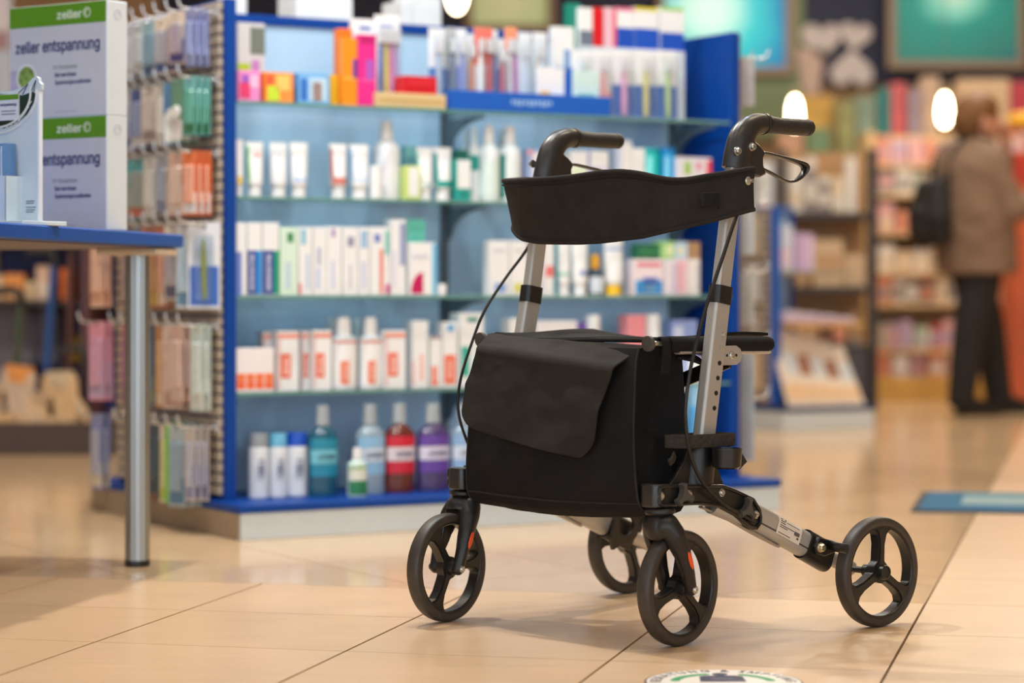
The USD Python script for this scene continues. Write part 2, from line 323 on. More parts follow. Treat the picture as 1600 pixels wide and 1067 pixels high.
def interp(x, xs, ys): return float(np.interp(x, xs, ys))
def frame_side(side):
    b0 = 0.0 if side < 0 else .511
    def L(a, o, z):                      # o: offset outwards from the side frame's middle plane
        da = 0.0 if side < 0 else -.02 * min(max((z - .26) / .3, 0), 1)
        return V(a + da, b0 + side * o, z)
    def pts(l): return [L(*p) for p in l]
    def slab(poly, o0, o1, ch=.002):
        """a flat piece given by its outline in (a, z), from offset o0 to o1, its outer edge chamfered"""
        p = Polygon(poly).buffer(0); rings = []
        outl = [(p.buffer(-ch, join_style=2), o0), (p, o0 + ch), (p, o1 - ch), (p.buffer(-ch, join_style=2), o1)]
        q = np.array(p.exterior.coords[:-1]); out = []
        c = q.mean(0)
        for pp, o in outl:
            k = np.array(pp.exterior.coords[:-1])
            if len(k) != len(q): k = c + (q - c) * .97
            else:
                sh = np.argmin(np.linalg.norm(k - q[0], axis=1)); k = np.roll(k, -sh, axis=0)
            out.append(np.array([L(x, o, z) for x, z in k]))
        body = loft(out, caps=False)
        tri = trimesh.creation.triangulate_polygon(Polygon([(x, z) for x, z in q]), engine='earcut')
        caps = []
        for ring, rev in ((out[0], True), (out[-1], False)):
            vv, ff = tri; idx = [int(np.argmin(np.linalg.norm(q - w_, axis=1))) for w_ in vv]
            caps.append(trimesh.Trimesh(ring[idx], ff[:, ::-1] if rev else ff, process=False))
        m = cat(body, *caps); m.merge_vertices(); trimesh.repair.fix_normals(m); return m
    # upright: lower tube, clamp, upper tube
    ax = lambda z: -.0915 - .1685 * (z - .26)
    lo = rrect(.024, .0385, .0062, 5); hi = rrect(.0205, .034, .0055, 5)
    part(W, 'upright_tube', sweep(pts([(ax(.25), 0, .25), (ax(.42), 0, .42), (ax(.605), 0, .605)]), 1, up=(1, 0, 0), prof=lo), ALU, smooth=40)
    part(W, 'handle_tube', sweep(pts([(ax(.58), 0, .58), (ax(.72), 0, .72), (ax(.84), 0, .84)]), 1, up=(1, 0, 0), prof=hi), ALU, smooth=40)
    part(W, 'tube_clamp', sweep(pts([(ax(.588), 0, .588), (ax(.591), 0, .591), (ax(.616), 0, .616), (ax(.619), 0, .619)]), 1, up=(1, 0, 0), prof=rrect(.0285, .0425, .010, 5)), CAST, smooth=40)
    for z in (.407, .433, .459, .485):
        part(W, 'adjustment_hole', T(outward(lathe([(.0042, -.0005), (.0042, .0006), (.003, .0007), (0, .0002)], 14), side), *L(ax(z) - .0055, .0121, z)), M((14, 14, 16), .7))
    part(W, 'adjustment_pin', T(outward(lathe([(.004, -.002), (.0042, .006), (.003, .008), (0, .0085)], 12), side), *L(ax(.534) - .004, .012, .534)), STEEL)
    part(W, 'adjustment_button', T(outward(lathe([(.0045, -.001), (.0043, .0015), (0, .0022)], 12), side), *L(ax(.511) - .005, .012, .511)), ALU2)
    # elbow, grip, brake lever
    path = bez(pts([(-.190, 0, .824), (-.196, 0, .855), (-.205, 0, .880), (-.222, 0, .898), (-.245, 0, .9065), (-.268, 0, .9075)]), 30)
    rr = [(interp(t, [0, .35, .7, 1], [.0195, .0195, .0185, .0175]), interp(t, [0, .35, .7, 1], [.0315, .0275, .0205, .0175])) for t in np.linspace(0, 1, len(path))]
    e = part(W, 'handle_elbow', sweep(path, rr, 24, up=(1, 0, 0)), BLACKP, smooth=60)
    part(e, 'collar_ring', sweep(pts([(-.260, 0, .9075), (-.261, 0, .9075), (-.267, 0, .9075), (-.268, 0, .9075)]), [.0175, .0192, .0192, .0175], 24), CAST)
    for a, z in ((-.172, .855), (-.210, .864)):
        part(e, 'bolt', T(outward(dome_bolt(.0062, .008), side), *L(a, .0185, z)), STEEL)
    gp = [(-.266, .9073, .0152), (-.275, .9070, .0158), (-.290, .9064, .0152), (-.310, .906, .0146), (-.335, .906, .0150), (-.360, .9062, .0152), (-.374, .9063, .0150), (-.3745, .9063, .0144), (-.376, .9063, .0144), (-.3765, .9063, .0152), (-.384, .9063, .0150), (-.388, .9063, .0125), (-.389, .9063, .006)]
    part(W, 'hand_grip', sweep(pts([(a, 0, z) for a, z, _ in gp]), [r for _, _, r in gp], 28), GRIP, smooth=50)
    part(W, 'lever_housing', slab([(-.205, .885), (-.222, .878), (-.240, .868), (-.254, .856), (-.248, .845), (-.249, .833), (-.256, .818), (-.240, .812), (-.215, .815), (-.195, .83), (-.190, .86)], -.011, .014, .003), BLACKP, smooth=30)
    loop = bez(pts([(-.246, 0, .848), (-.257, 0, .856), (-.300, 0, .8515), (-.351, 0, .8435), (-.371, 0, .838), (-.3735, 0, .828), (-.354, 0, .812), (-.325, 0, .8075), (-.283, 0, .8205), (-.244, 0, .832)]), 60)
    part(W, 'brake_lever', sweep(loop, [(interp(t, [0, .3, .5, .7, 1], [.006, .009, .011, .007, .005]), interp(t, [0, .25, .45, .6, 1], [.0028, .0032, .0055, .0030, .0028])) for t in np.linspace(0, 1, len(loop))], 12, up=(0, 0, 1)), BLACKP, smooth=60)
    # front casting
    cast = [(.024, .279), (.014, .282), (-.136, .274), (-.165, .265), (-.215, .246), (-.232, .226), (-.236, .212), (-.235, .200), (-.223, .189), (-.201, .197), (-.168, .217), (-.128, .234), (-.079, .242), (-.024, .2435), (.014, .2435), (.024, .248)]
    cp = part(W, 'front_casting', slab(cast, -.015, .018, .003), CAST, smooth=30)
    rim = Polygon(cast).buffer(-.001); rim = rim.difference(Polygon(cast).buffer(-.0055))
    part(cp, 'casting_rim', cat(*[slab(list(g.exterior.coords)[:-1], .016, .0215, .0008) if len(g.interiors) == 0 else None for g in getattr(rim, 'geoms', [rim])] + [sweep(pts([(x, .0195, z) for x, z in list(Polygon(cast).buffer(-.003).exterior.coords)]), .0032, 8, up=(0, 1, 0))]), CAST)
    kn = rrect(.034, .044, .0125, 6)
    part(cp, 'front_knuckle', loft([np.array([L(.012 + k * x, -.004 + k * y, z) for x, y in kn]) for k, z in ((.88, .2425), (1, .2455), (1, .2785), (.88, .2815))]), BLACKP, smooth=40)
    part(cp, 'stem_socket', T(lathe([(.0125, .240), (.016, .262), (0, .262)], 20), *V(.001, b0, 0)), CAST)
    for a, z in ((.017, .2625), (-.051, .2615), (-.134, .260), (-.222, .2165)):
        part(cp, 'bolt', T(outward(dome_bolt(.0058, .0045), side), *L(a, .018, z)), STEEL)
    for a, z, rot in ((-.030, .2615, 8), (-.190, .2275, -12)):
        star = affinity.scale(unary_union([affinity.rotate(Polygon([(0, -.0055), (.012, -.0035), (.0175, -.0052), (.0185, 0), (.0175, .0052), (.012, .0035), (0, .0055)]), 90 * side + rot + 120 * k, origin=(0, 0)) for k in range(3)] + [Point(0, 0).buffer(.0075)]).buffer(.003).buffer(-.003).buffer(.001), 1.12, 1.12, origin=(0, 0))
        st = cat(T(ext(star, .008), 0, 0, .003), T(ext(star.buffer(-.0015), .0105), 0, 0, .003), lathe([(.005, -.002), (.005, .004), (0, .004)], 12))
        part(cp, 'star_knob', T(outward(st, side), *L(a, .0200, z)), KNOB)
    # socket of the upright, with its gussets
    part(W, 'upright_socket', sweep(pts([(ax(z), 0, z) for z in (.268, .30, .340, .3455)]), [(.0215, .031), (.0205, .030), (.0195, .029), (.0175, .0265)], 24, up=(1, 0, 0)), CAST, smooth=40)
    part(W, 'socket_gusset', slab([(-.014, .272), (-.035, .295), (-.055, .318), (-.064, .338), (-.085, .338), (-.085, .272)], -.004, .004, .001), CAST)
    part(W, 'socket_gusset', slab([(-.155, .272), (-.143, .295), (-.135, .318), (-.128, .332), (-.100, .332), (-.100, .272)], -.004, .004, .001), CAST)
    # rear leg: oval tube with a groove, collar, inner tube, axle, brake shoe
    leg = [(-.130, 0, .246), (-.24, 0, .2085), (-.402, 0, .138)]
    part(W, 'rear_leg_tube', sweep(pts(leg), 1, up=(0, 0, 1), prof=rrect(.030, .048, .0135, 7)), ALU, smooth=50)
    part(W, 'leg_groove', sweep(pts([(-.18, .0142, .225), (-.30, .0142, .1745), (-.395, .0142, .1325)]), (.0011, .0022), 8), M((70, 62, 54), .6), label='dark groove along the leg tube')
    part(W, 'under_strip', sweep(pts([(-.10, 0, .236), (-.16, .0, .214), (-.235, .0, .180), (-.30, 0, .153)]), (.006, .0022), 10), ALU2)
    part(W, 'leg_collar', sweep(pts([(-.368, 0, .1535), (-.371, 0, .152), (-.427, 0, .1265), (-.432, 0, .1245)]), 1, up=(0, 0, 1), prof=rrect(.036, .056, .016, 7)), CAST, smooth=50)
    part(W, 'inner_leg_tube', sweep(pts([(-.41, 0, .1345), (-.505, 0, .098)]), (.0105, .0135), 18), ALU2, smooth=50)
    part(W, 'rear_axle', rod(L(-.4875, -.012, .1), L(-.4875, .088, .1), .0062, 14), CAST)
    part(W, 'axle_boss', rod(L(-.4875, .045, .1), L(-.4875, .0735, .1), .0115, 18), NYLON)
    part(W, 'brake_shoe', slab([(-.372, .150), (-.385, .166), (-.440, .152), (-.478, .146), (-.462, .139), (-.430, .136), (-.400, .130), (-.378, .136)], .016, .026, .002), CAST)
    part(W, 'brake_pad', sweep(pts([(-.420, .022, .1495), (-.392, .06, .1500), (-.386, .088, .1495)]), (.0045, .009), 10), CAST)
    part(W, 'brake_bolt', T(outward(dome_bolt(.0075, .010), side), *L(-.386, .025, .147)), M((214, 200, 160), .3, metal=.8))
    # seat-side bracket and cross brace end
    part(W, 'seat_bracket', slab([(-.128, .514), (-.205, .514), (-.216, .508), (-.2205, .497), (-.2165, .486), (-.206, .480), (-.128, .480)], -.0150, -.0122, .0008), ALU)
    part(W, 'bracket_bolt', T(outward(dome_bolt(.0062, .004), side), *L(-.192, -.0125, .497)), STEEL)
    for a in (-.180, -.204): part(W, 'bracket_hole', T(outward(lathe([(.0026, -.0005), (.0026, .0006), (0, .0002)], 10), side), *L(a, -.0122, .497)), M((14, 14, 16), .7))
    # seat rail with padded sleeve
    part(W, 'seat_rail', sweep(pts([(-.048, -.028, .518), (-.056, -.028, .518), (-.298, -.028, .515), (-.309, -.028, .515), (-.312, -.028, .515)]), [.0125, .0145, .0145, .0125, .006], 18), CLOTH2, smooth=60)
    part(W, 'seat_rail_underside', sweep(pts([(-.07, -.028, .5045), (-.305, -.028, .5015)]), (.0085, .0045), 12), ALU2)
    part(W, 'rail_rod', rod(L(-.052, -.028, .520), L(.000, -.028, .520), .0042, 12), STEEL)
    part(W, 'rail_knob', sweep(pts([(-.004, -.028, .520), (-.003, -.028, .520), (.0035, -.028, .520), (.0045, -.028, .520)]), [.0105, .0135, .0135, .0115], 28), KNOB, smooth=30)
    return L, slab
Ln, slab_n = frame_side(-1); Lf, slab_f = frame_side(1)
part(W, 'brake_cable', sweep(bez([V(-.222, -.012, .815), V(-.185, -.028, .775), V(-.152, -.036, .740), V(-.114, -.04, .671), V(-.066, -.045, .583), V(-.031, -.05, .506), V(-.016, -.05, .452), V(-.012, -.048, .398), V(-.027, -.044, .338), V(-.063, -.036, .287), V(-.122, -.03, .245), V(-.193, -.026, .213), V(-.215, -.024, .205)], 90), .0034, 8), CABLE, smooth=60)
part(W, 'brake_cable', sweep(bez([V(-.240, .53, .815), V(-.215, .54, .74), V(-.193, .55, .690), V(-.148, .56, .635), V(-.099, .565, .573), V(-.067, .565, .513), V(-.035, .56, .447), V(-.025, .557, .393), V(-.035, .553, .345), V(-.062, .55, .299), V(-.12, .54, .25)], 90), .0030, 8), CABLE, smooth=60)
# far rear brake plate with its ring
ringp = affinity.scale(Point(0, 0).buffer(.026).union(Polygon([(.0, -.024), (.030, -.034), (.034, -.018), (.020, .014)])).buffer(.002).difference(Point(0.001, .001).buffer(.0165)), 1.25, 1.25, origin=(0, 0))
part(W, 'brake_plate', T(R(ext(ringp, .006), (1, 0, 0), 90), *V(-.395, .478, .150)), NYLON)
# backrest: a bowed band of cloth
th = np.radians(np.linspace(0, 180, 61)); deg = np.degrees(th)
ztop = np.interp(deg, [0, 20, 40, 50, 60, 70, 80, 90, 100, 120, 140, 160, 180], [.825, .813, .8, .8085, .820, .820, .815, .8125, .8115, .813, .816, .82, .826])
zbot = np.interp(deg, [0, 20, 40, 60, 80, 90, 100, 115, 127, 140, 155, 165, 180], [.753, .739, .723, .706, .698, .697, .698, .700, .706, .720, .730, .739, .752])
ztop = np.convolve(np.pad(ztop, 2, mode='edge'), np.ones(5) / 5, 'valid')
grid = []
for t in np.linspace(0, 1, 12):
    D = .146 + .038 * t
    row = [V(-.187 + D * math.sin(x) ** .9 + .002 * math.sin(9 * x + 3 * t), .2455 - .292 * math.cos(x), zbot[i] + (ztop[i] - zbot[i]) * t) for i, x in enumerate(th)]
    grid.append(row)
backrest = part(W, 'backrest_band', sheet(grid, -.004), CLOTH, smooth=50)
def edge_tube(row, r): return sweep(np.array(row), r, 8, up=(0, 0, 1))
part(backrest, 'top_hem', edge_tube(grid[-1], (.0035, .0045)), CLOTH, smooth=60)
part(backrest, 'bottom_hem', edge_tube(grid[0], (.0032, .004)), CLOTH, smooth=60)
gi = [[np.array(p) for p in r] for r in grid]
part(backrest, 'seam', sweep(np.array([gi[10][i] + (gi[10][i] - gi[6][i]) * 0 + np.array([.0045 * math.sin(th[i]), .0045 * math.cos(th[i]), 0]) for i in range(61)]), .0009, 6), CLOTH2)
lp = sweep(bez([V(-.078, -.022, .765), V(-.070, -.036, .767), V(-.076, -.050, .767), V(-.090, -.052, .766), V(-.100, -.044, .765), V(-.106, -.036, .764)], 20), 1, up=(0, 0, 1), prof=rrect(.003, .024, .001, 3))
part(backrest, 'cloth_loop', lp, CLOTH2, smooth=50)
for s in (-1, 1):
    Lx = Ln if s < 0 else Lf
    part(backrest, 'screw', cat(T(outward(lathe([(.0075, 0), (.0075, .0015), (.005, .003), (0, .003)], 16), s), *Lx(-.170, .0462, .802)), T(outward(lathe([(.0035, 0), (.0035, .009), (0, .009)], 8), s), *Lx(-.174, .046, .802))), STEEL)
# seat sling and crossed braces
sg = [[V(a, .030 + .452 * t, (.530 - .010 * math.sin(math.pi * t) ** .7) + .003 * math.sin(7 * t + 20 * a)) for t in np.linspace(0, 1, 25)] for a in np.linspace(-.052, -.308, 14)]
part(W, 'seat', sheet(sg, .005), CLOTH2, smooth=50)
part(W, 'seat_hem', edge_tube(sg[0], .0042), CLOTH, smooth=60)
for i, (p, q) in enumerate(((V(-.192, .02, .487), V(-.08, .492, .300)), (V(-.192, .490, .487), V(-.072, .022, .300)))):
    br = sweep([p, (np.array(p) + q) / 2, q], 1, up=(0, 0, 1), prof=rrect(.009, .026, .003, 4))
    bp = part(W, 'cross_brace', br, CAST)
    part(bp, 'brace_bolt', T(outward(dome_bolt(.007, .006), -1), *(np.array(p) * .72 + np.array(q) * .28 + np.array([0, .006, 0]))), M((214, 200, 160), .3, metal=.8))
part(W, 'fold_strap', sweep(bez([V(-.085, .045, .500), V(-.12, .026, .490), V(-.15, .022, .470)], 12), 1, up=(1, 0, 0), prof=rrect(.004, .034, .001, 3)), CLOTH2)
# velcro strap, cane cup and strap tail on the near upright
a0 = -.104
loop2 = bez([V(-.028, .012, .352), V(-.042, -.020, .352), V(-.07, -.031, .353), V(-.115, -.036, .353), V(-.145, -.034, .353), V(-.158, -.020, .352), V(-.155, .012, .352), V(-.12, .022, .352), V(-.07, .020, .352), V(-.032, .018, .352)], 60)
part(W, 'velcro_strap', sweep(loop2, 1, up=(0, 0, 1), prof=rrect(.006, .023, .002, 3)), FELT, smooth=50)
cup = lathe([(.0, .304), (.020, .304), (.0245, .3075), (.0262, .337), (.0275, .3375), (.0275, .3395), (.0245, .3395), (.0230, .309), (0, .307)], 30)
part(W, 'cane_cup', T(cup, *V(-.117, -.046, 0)), M((32, 30, 28), .22, vary=.1), smooth=40)
part(W, 'strap_tail', sweep(bez([V(-.150, -.015, .330), V(-.172, -.018, .322), V(-.186, -.02, .305)], 8), 1, up=(0, 1, 0), prof=rrect(.022, .004, .0015, 3)), FELT)
part(W, 'strap_tail', sweep(bez([V(-.035, -.0, .330), V(-.020, -.01, .322), V(-.01, -.012, .318)], 8), 1, up=(0, 1, 0), prof=rrect(.012, .004, .0015, 3)), FELT)
# paper sticker wrapped on the near rear leg: print as flat bars and a bar code
dl = np.array([-.402 + .24, 0, .138 - .2085]); dl /= np.linalg.norm(dl); nl = np.array([-dl[2], 0, dl[0]]); nl = nl if nl[2] > 0 else -nl
def on_leg(s, q, o): p = np.array([-.24, 0, .2085]) + dl * s + nl * q; return Ln(p[0], o, p[2])
def leg_patch(s0, s1, q0, q1, o):
    qs = np.linspace(q0, q1, 7); g = []
    for s in (s0, s1):
        row = []
        for q in qs:
            lim = .0105; oo = o if abs(q) < lim else o - (.0135 - math.sqrt(max(.0135 ** 2 - (abs(q) - lim) ** 2, 0)))
            row.append(on_leg(s, q, oo))
        g.append(row)
    return sheet(g, .0004)
stk = part(W, 'paper_sticker', leg_patch(.045, .112, -.011, .0215, .0158), M((226, 214, 200), .6), smooth=False, label='small white paper sticker with fine print')
INK = M((70, 60, 55), .7)
ink = [leg_patch(.050 + .0, .050 + w_, q, q + .0012, .0163) for q, w_ in ((.0175, .006), (.0140, .012), (.0105, .014), (.0065, .040), (.0032, .022), (-.0075, .034))] + [leg_patch(.068, .104, .0150, .0158, .0163), leg_patch(.062, .065, .0165, .019, .0163), leg_patch(.101, .106, -.004, -.0005, .0163)]
ink += [leg_patch(.092 + k * .0019, .0931 + k * .0019, .0015, .0085, .0163) for k in range(8)]
part(stk, 'print', cat(*ink), INK, smooth=False)

# ------------------------------------------------------------------ the bag hanging from the seat rails
BAG = thing('walker_bag', 'black cloth shopping bag with a front flap between the walking frame\'s front wheels', 'bag', O3, YAW)
nb = 40; rings = []
prof0 = [(-.095, .505), (-.10, .40), (-.098, .30), (-.090, .245), (-.070, .224), (-.03, .215), (.000, .219), (.022, .231), (.0305, .243), (.034, .262), (.034, .30), (.032, .36), (.026, .43), (.014, .49), (.004, .512), (-.02, .514), (-.06, .510)]
def bag_ring(t, k=1.0, push=0.0):
    out = []
    for i, (a, z) in enumerate(prof0):
        h = (z - .22) / .29
        b = (.020 + .024 * h) + t * ((.468 - .020) - (.018 + .024) * h)
        sag = -.006 * math.sin(math.pi * t) * (1 - min(max(h, 0), 1)) ** 2 + (.004 * (1 - t) if z < .25 else 0)
        if z < .26: sag += -.010 * (.5 - abs(t - .62)) if z < .235 else 0
        bul = .010 * math.sin(math.pi * t) * math.sin(math.pi * min(max(h, 0), 1)) * (1 if a > -.03 else -1)
        n = meshkit.fbm(np.array([b * 14 + 3, a * 14 + 9, z * 12]), 3, 5) - .5
        wr_ = meshkit.fbm(np.array([b * 30 + z * 22, a * 10 + 4, z * 9 - b * 10]), 3, 8) - .5; p = np.array([a + bul + .012 * n + .007 * wr_, b, z + sag])
        p[0] = -.032 + (p[0] + .032) * k; p[2] = .36 + (p[2] - .36) * (k if k < 1 else 1); p[1] += push
        out.append(V(*p))
    return np.array(out)
for k, push in ((.05, .026), (.4, .024), (.7, .018), (.9, .003)): rings.append(bag_ring(0, k, push))
rings += [bag_ring(t) for t in np.linspace(0, 1, nb)]
for k, push in ((.93, -.003), (.75, -.010), (.4, -.018), (.05, -.020)): rings.append(bag_ring(1, k, push))
body = loft(rings)
part(BAG, 'bag_body', body, CLOTH2, smooth=45)
for t in (0.0, 1.0):
    e = bag_ring(t)[7:15]; part(BAG, 'edge_piping', sweep(bez(e, 24), .0022, 6, up=(0, 1, 0)), CLOTH, smooth=60)
part(BAG, 'edge_piping', sweep(np.array([bag_ring(t)[8] for t in np.linspace(0, 1, 30)]), .0022, 6), CLOTH, smooth=60)
# the flap comes over the rod from behind and folds down the front
fl_rows = []
keys = [0, .20, .40, .43, .70, 1.0]
for t in np.linspace(0, 1, 44):
    bl = np.interp(t, keys, [.462, .455, .428, .426, .452, .458]); br_ = np.interp(t, keys, [.060, .052, .070, .074, .100, .112])
    zl = np.interp(t, keys, [.518, .529, .511, .504, .440, .362]); zr = np.interp(t, keys, [.512, .513, .482, .474, .405, .322])
    am = np.interp(t, keys, [-.055, -.014, .037, .041, .047, .050])
    if t > .88:
        rd = ((t - .88) / .12) ** 2 * .028; bl -= rd; br_ += rd
    row = []
    for s in np.linspace(0, 1, 44):
        b = br_ + (bl - br_) * s; z = zr + (zl - zr) * s
        n = meshkit.fbm(np.array([b * 9, t * 4, 2.0]), 3, 9) - .5
        fold = .003 * math.exp(-((t - .42) / .03) ** 2)
        row.append(V(am + .012 * n + fold + .006 * math.sin(math.pi * s), b, z + (.006 * n if t < .45 else 0) - .004 * math.sin(math.pi * s) * (1 if t > .9 else 0)))
    fl_rows.append(row)
flap = part(BAG, 'flap', sheet(fl_rows, -.003), CLOTH, smooth=50)
G = np.array(fl_rows); border = np.vstack([G[6:, 1], G[-1, 2:-2], G[6:, -2][::-1]])
part(flap, 'binding', sweep(border, .0022, 6, up=(0, 1, 0)), CLOTH, smooth=60)
inner = np.vstack([G[20:-2, 3], G[-3, 4:-4], G[20:-2, -4][::-1]]) + np.array([.0022, 0, 0])
part(flap, 'stitching', sweep(inner, .0007, 5, up=(0, 1, 0)), CLOTH2)
for b in (.034, .476):
    s = -1 if b < .2 else 1; a_ = -.036 if s < 0 else -.052
    sl = bez([V(a_, b - s * .006, .505), V(a_, b - s * .001, .524), V(a_, b + s * .006, .530), V(a_, b + s * .013, .522), V(a_, b + s * .014, .500), V(a_ + .003, b + s * .012, .468)], 26)
    part(BAG, 'hanging_loop', sweep(sl, 1, up=(1, 0, 0), prof=rrect(.0035, .020, .001, 3)), CLOTH2, smooth=50)

# ------------------------------------------------------------------ the blue display of dental goods
PF = np.array([-.716, 6.045]); GROT = math.degrees(math.atan2(FD[1], FD[0]))
def gk(u, y):
    """how far along the display's front a picture column lies, at depth y behind the panel fronts"""
    r = (u - 800) / F; p = PF + SD * y
    return (r * p[1] - p[0]) / (FD[0] - r * FD[1])
def gw(x, y, z=0.0): p = PF + FD * x + SD * y; return np.array([p[0], p[1], z])
def gz(v, x, y): return EYE - (v - HOR) / F * gw(x, y)[1]
BLUE = M((0, 62, 146), 0.45, vary=.03, spec=.25); BLUE_IN = M((12, 58, 138), 0.4, vary=.03); BACKP = M((172, 206, 236), 0.5, vary=.02); PLINTH = M((200, 210, 216), 0.4, vary=.02)
SLAT = M((178, 164, 146), 0.5, vary=.05); CHROME = M((216, 218, 220), 0.22, metal=.85, vary=.02); GREY_MET = M((98, 112, 122), 0.45, metal=.3)
GLASS = pane((236, 246, 246)); GEDGE = M((96, 142, 134), 0.2, vary=.03, spec=.6)
SHELVES = [1.089, .849, .5985, .3545, .087]; TOPZ = 1.343; WID = 1.580
GO = thing('display_gondola', 'blue and pale blue double-sided shop display with glass shelves and dental goods', 'display shelf', gw(0, 0), GROT)
part(GO, 'side_panel', bx(0, .030, 0, .72, .087, TOPZ, .002), BLUE, label='blue left side panel')
part(GO, 'side_panel', bx(WID - .030, WID, 0, .72, .087, TOPZ, .002), BLUE, label='blue right side panel')
part(GO, 'back_panel', bx(.030, WID - .030, .250, .268, .087, TOPZ - .03), BACKP, label='pale blue back panel')
part(GO, 'top_rail', bx(.030, WID - .030, .244, .274, TOPZ - .032, TOPZ - .006, .002), BLUE)
part(GO, 'plinth', bx(-.024, WID + .03, -.146, .86, 0, .0665, .002), PLINTH)
part(GO, 'plinth_side', bx(-.029, -.0241, -.142, .86, .002, .064), M((150, 130, 108), .5), label='beige-toned left side of the plinth, darker than its front')  # thin left face coloured darker and warmer than the plinth front
part(GO, 'base_shelf', bx(-.029, WID + .035, -.150, .865, .0667, .087, .003), BLUE)
UPX = [gk(694, .245), gk(1050, .245)]
for x in UPX: part(GO, 'upright', bx(x - .011, x + .011, .238, .2499, .087, TOPZ - .035), GREY_MET)
for zi, z in enumerate(SHELVES[:4]):
    sp = part(GO, 'glass_shelf', bx(.032, WID - .032, .004, .236, z - .0085, z - .0004), GLASS, smooth=False)
    part(sp, 'front_edge', bx(.032, WID - .032, .0005, .004, z - .0085, z - .0002, .001), GEDGE)
    for x in UPX:
        br = Polygon([(.2385, z - .010), (.03, z - .010), (.03, z - .016), (.10, z - .024), (.155, z - .038), (.195, z - .062), (.215, z - .095), (.2385, z - .10)])
        part(GO, 'shelf_bracket', T(R(R(ext(br, .006), (1, 0, 0), 90), (0, 0, 1), 90), x + .0, 0, 0), GREY_MET)
# slatted left side: slats with gaps, as on a slat wall
for i in range(44):
    z = .100 + i * .0282
    part(GO, 'slat', bx(-.013, -.001, .012, .715, z, z + .0225, .002), SLAT)
for i in range(44):
    z = .100 + i * .0282
    part(GO, 'slat', bx(WID + .001, WID + .013, .012, .715, z, z + .0225, .002), SLAT)

# goods: each is built in its own frame, x along the shelf, y into it, front at y = 0
def deco(parent, w, h, marks, y=0.0, name='print_panel'):
    """flat print: (x0, x1, z0, z1, colour) as fractions of the front"""
    for x0, x1, z0, z1, c in marks:
        part(parent, name, bx(-w / 2 + x0 * w, -w / 2 + x1 * w, y - .0007, y + .0002, z0 * h, z1 * h), M(c, .45, vary=.02), smooth=False)
def ellipse_mark(parent, w, h, cx, cz, rx, rz, c, y=0.0, arc=None):
    p = Point(0, 0).buffer(1, 10)
    if arc == 'quarter': p = p.intersection(sbox(-1, 0, 0, 1))
    p = affinity.scale(p, rx * w, rz * h, origin=(0, 0))
    part(parent, 'print_panel', T(R(ext(p, .0008), (1, 0, 0), 90), -w / 2 + cx * w, y, cz * h), M(c, .45, vary=.02), smooth=False)
def carton(t, w, h, d, col, marks=(), side=None):
    part(t, 'carton_body', bx(-w / 2, w / 2, 0, d, 0, h, .0012), M(col, .42, vary=.02))
    if side is not None: part(t, 'side_print', bx(-w / 2 - .0006, -w / 2, .001, d - .001, .002, h - .002), M(side, .45, vary=.02), smooth=False)
    deco(t, w, h, marks)
def squeeze(t, w, h, d, col, marks=(), cap=None):
    ch = .17 * h; rc = w * .36; rings = []; n = 24; a = np.arange(n) * 2 * np.pi / n
    for f, rx, ry in ((0, rc * .9, rc * .9), (.05, rc * 1.1, rc * 1.05), (.12, w * .43, w * .40), (.35, w * .45, w * .33), (.7, w * .475, w * .17), (.93, w * .5, w * .05), (.94, w * .5, .0018), (1, w * .5, .0016)):
        rings.append(np.c_[rx * np.cos(a), w * .4 + ry * np.sin(a), np.full(n, ch + f * (h - ch))])
    part(t, 'tube_body', loft(rings), M(col, .35, vary=.02), smooth=50)
    part(t, 'tube_cap', T(lathe([(rc * .98, 0), (rc, .003), (rc * .96, ch - .002), (rc * .8, ch), (0, ch)], 22), 0, w * .4, 0), M(cap or (232, 234, 236), .35, vary=.02), smooth=40)
    for x0, x1, z0, z1, c in marks:          # print that follows the tube's front
        g = []
        for zf in np.linspace(z0, z1, 6):
            f = (zf * h - ch) / (h - ch); f = min(max(f, .05), .93)
            rx, ry = np.interp(f, [0, .12, .35, .7, .93], [w * .4, w * .43, w * .45, w * .475, w * .5]), np.interp(f, [0, .12, .35, .7, .93], [w * .4, w * .40, w * .33, w * .17, w * .05])
            row = []
            for xf in np.linspace(x0, x1, 9):
                x = max(-.995 * rx, min(.995 * rx, (xf - .5) * w)); row.append([x, w * .4 - ry * math.sqrt(max(1 - (x / rx) ** 2, 0)) - .0006, ch + f * (h - ch)])
            g.append(row)
        part(t, 'print_panel', sheet(g, .0004), M(c, .4, vary=.02), smooth=50)
def roundel(t, w, h, prof, col, cap=None, capcol=(235, 236, 238), bands=(), mat=None, oval=1.0, capmat=None):
    """a lathed bottle: prof and cap in fractions (radius of w/2, height of h); bands: (z0, z1, colour, arc from, arc to) wrapped labels"""
    sc = lambda pr: [(max(r, 0) * w / 2, z * h) for r, z in pr]
    def ov(m): m = m.copy(); m.apply_scale([1, oval, 1]); return T(m, 0, w / 2 * oval, 0)
    part(t, 'bottle_body', ov(lathe(sc(prof), 26)), mat or M(col, .3, vary=.02), smooth=40)
    if cap: part(t, 'bottle_cap', ov(lathe(sc(cap), 22)), capmat or M(capcol, .35, vary=.02), smooth=40)
    for z0, z1, c, a0, a1 in bands:
        g = []
        for z in (z0, z1):
            r = np.interp((z0 + z1) / 2, [q[1] for q in prof], [q[0] for q in prof]) * w / 2 + .0007
            row = []
            for a in np.linspace(math.radians(a0), math.radians(a1), 21): row.append([r * math.sin(a), r * oval * -math.cos(a) + w / 2 * oval, z * h])
            g.append(row)
        part(t, 'label_band', sheet(g, .0004), M(c, .4, vary=.02), smooth=60)
SHAMPOO = [(0, 0), (.92, 0), (1, .02), (1, .60), (.96, .66), (.70, .73), (.48, .76), (.46, .78), (0, .78)]
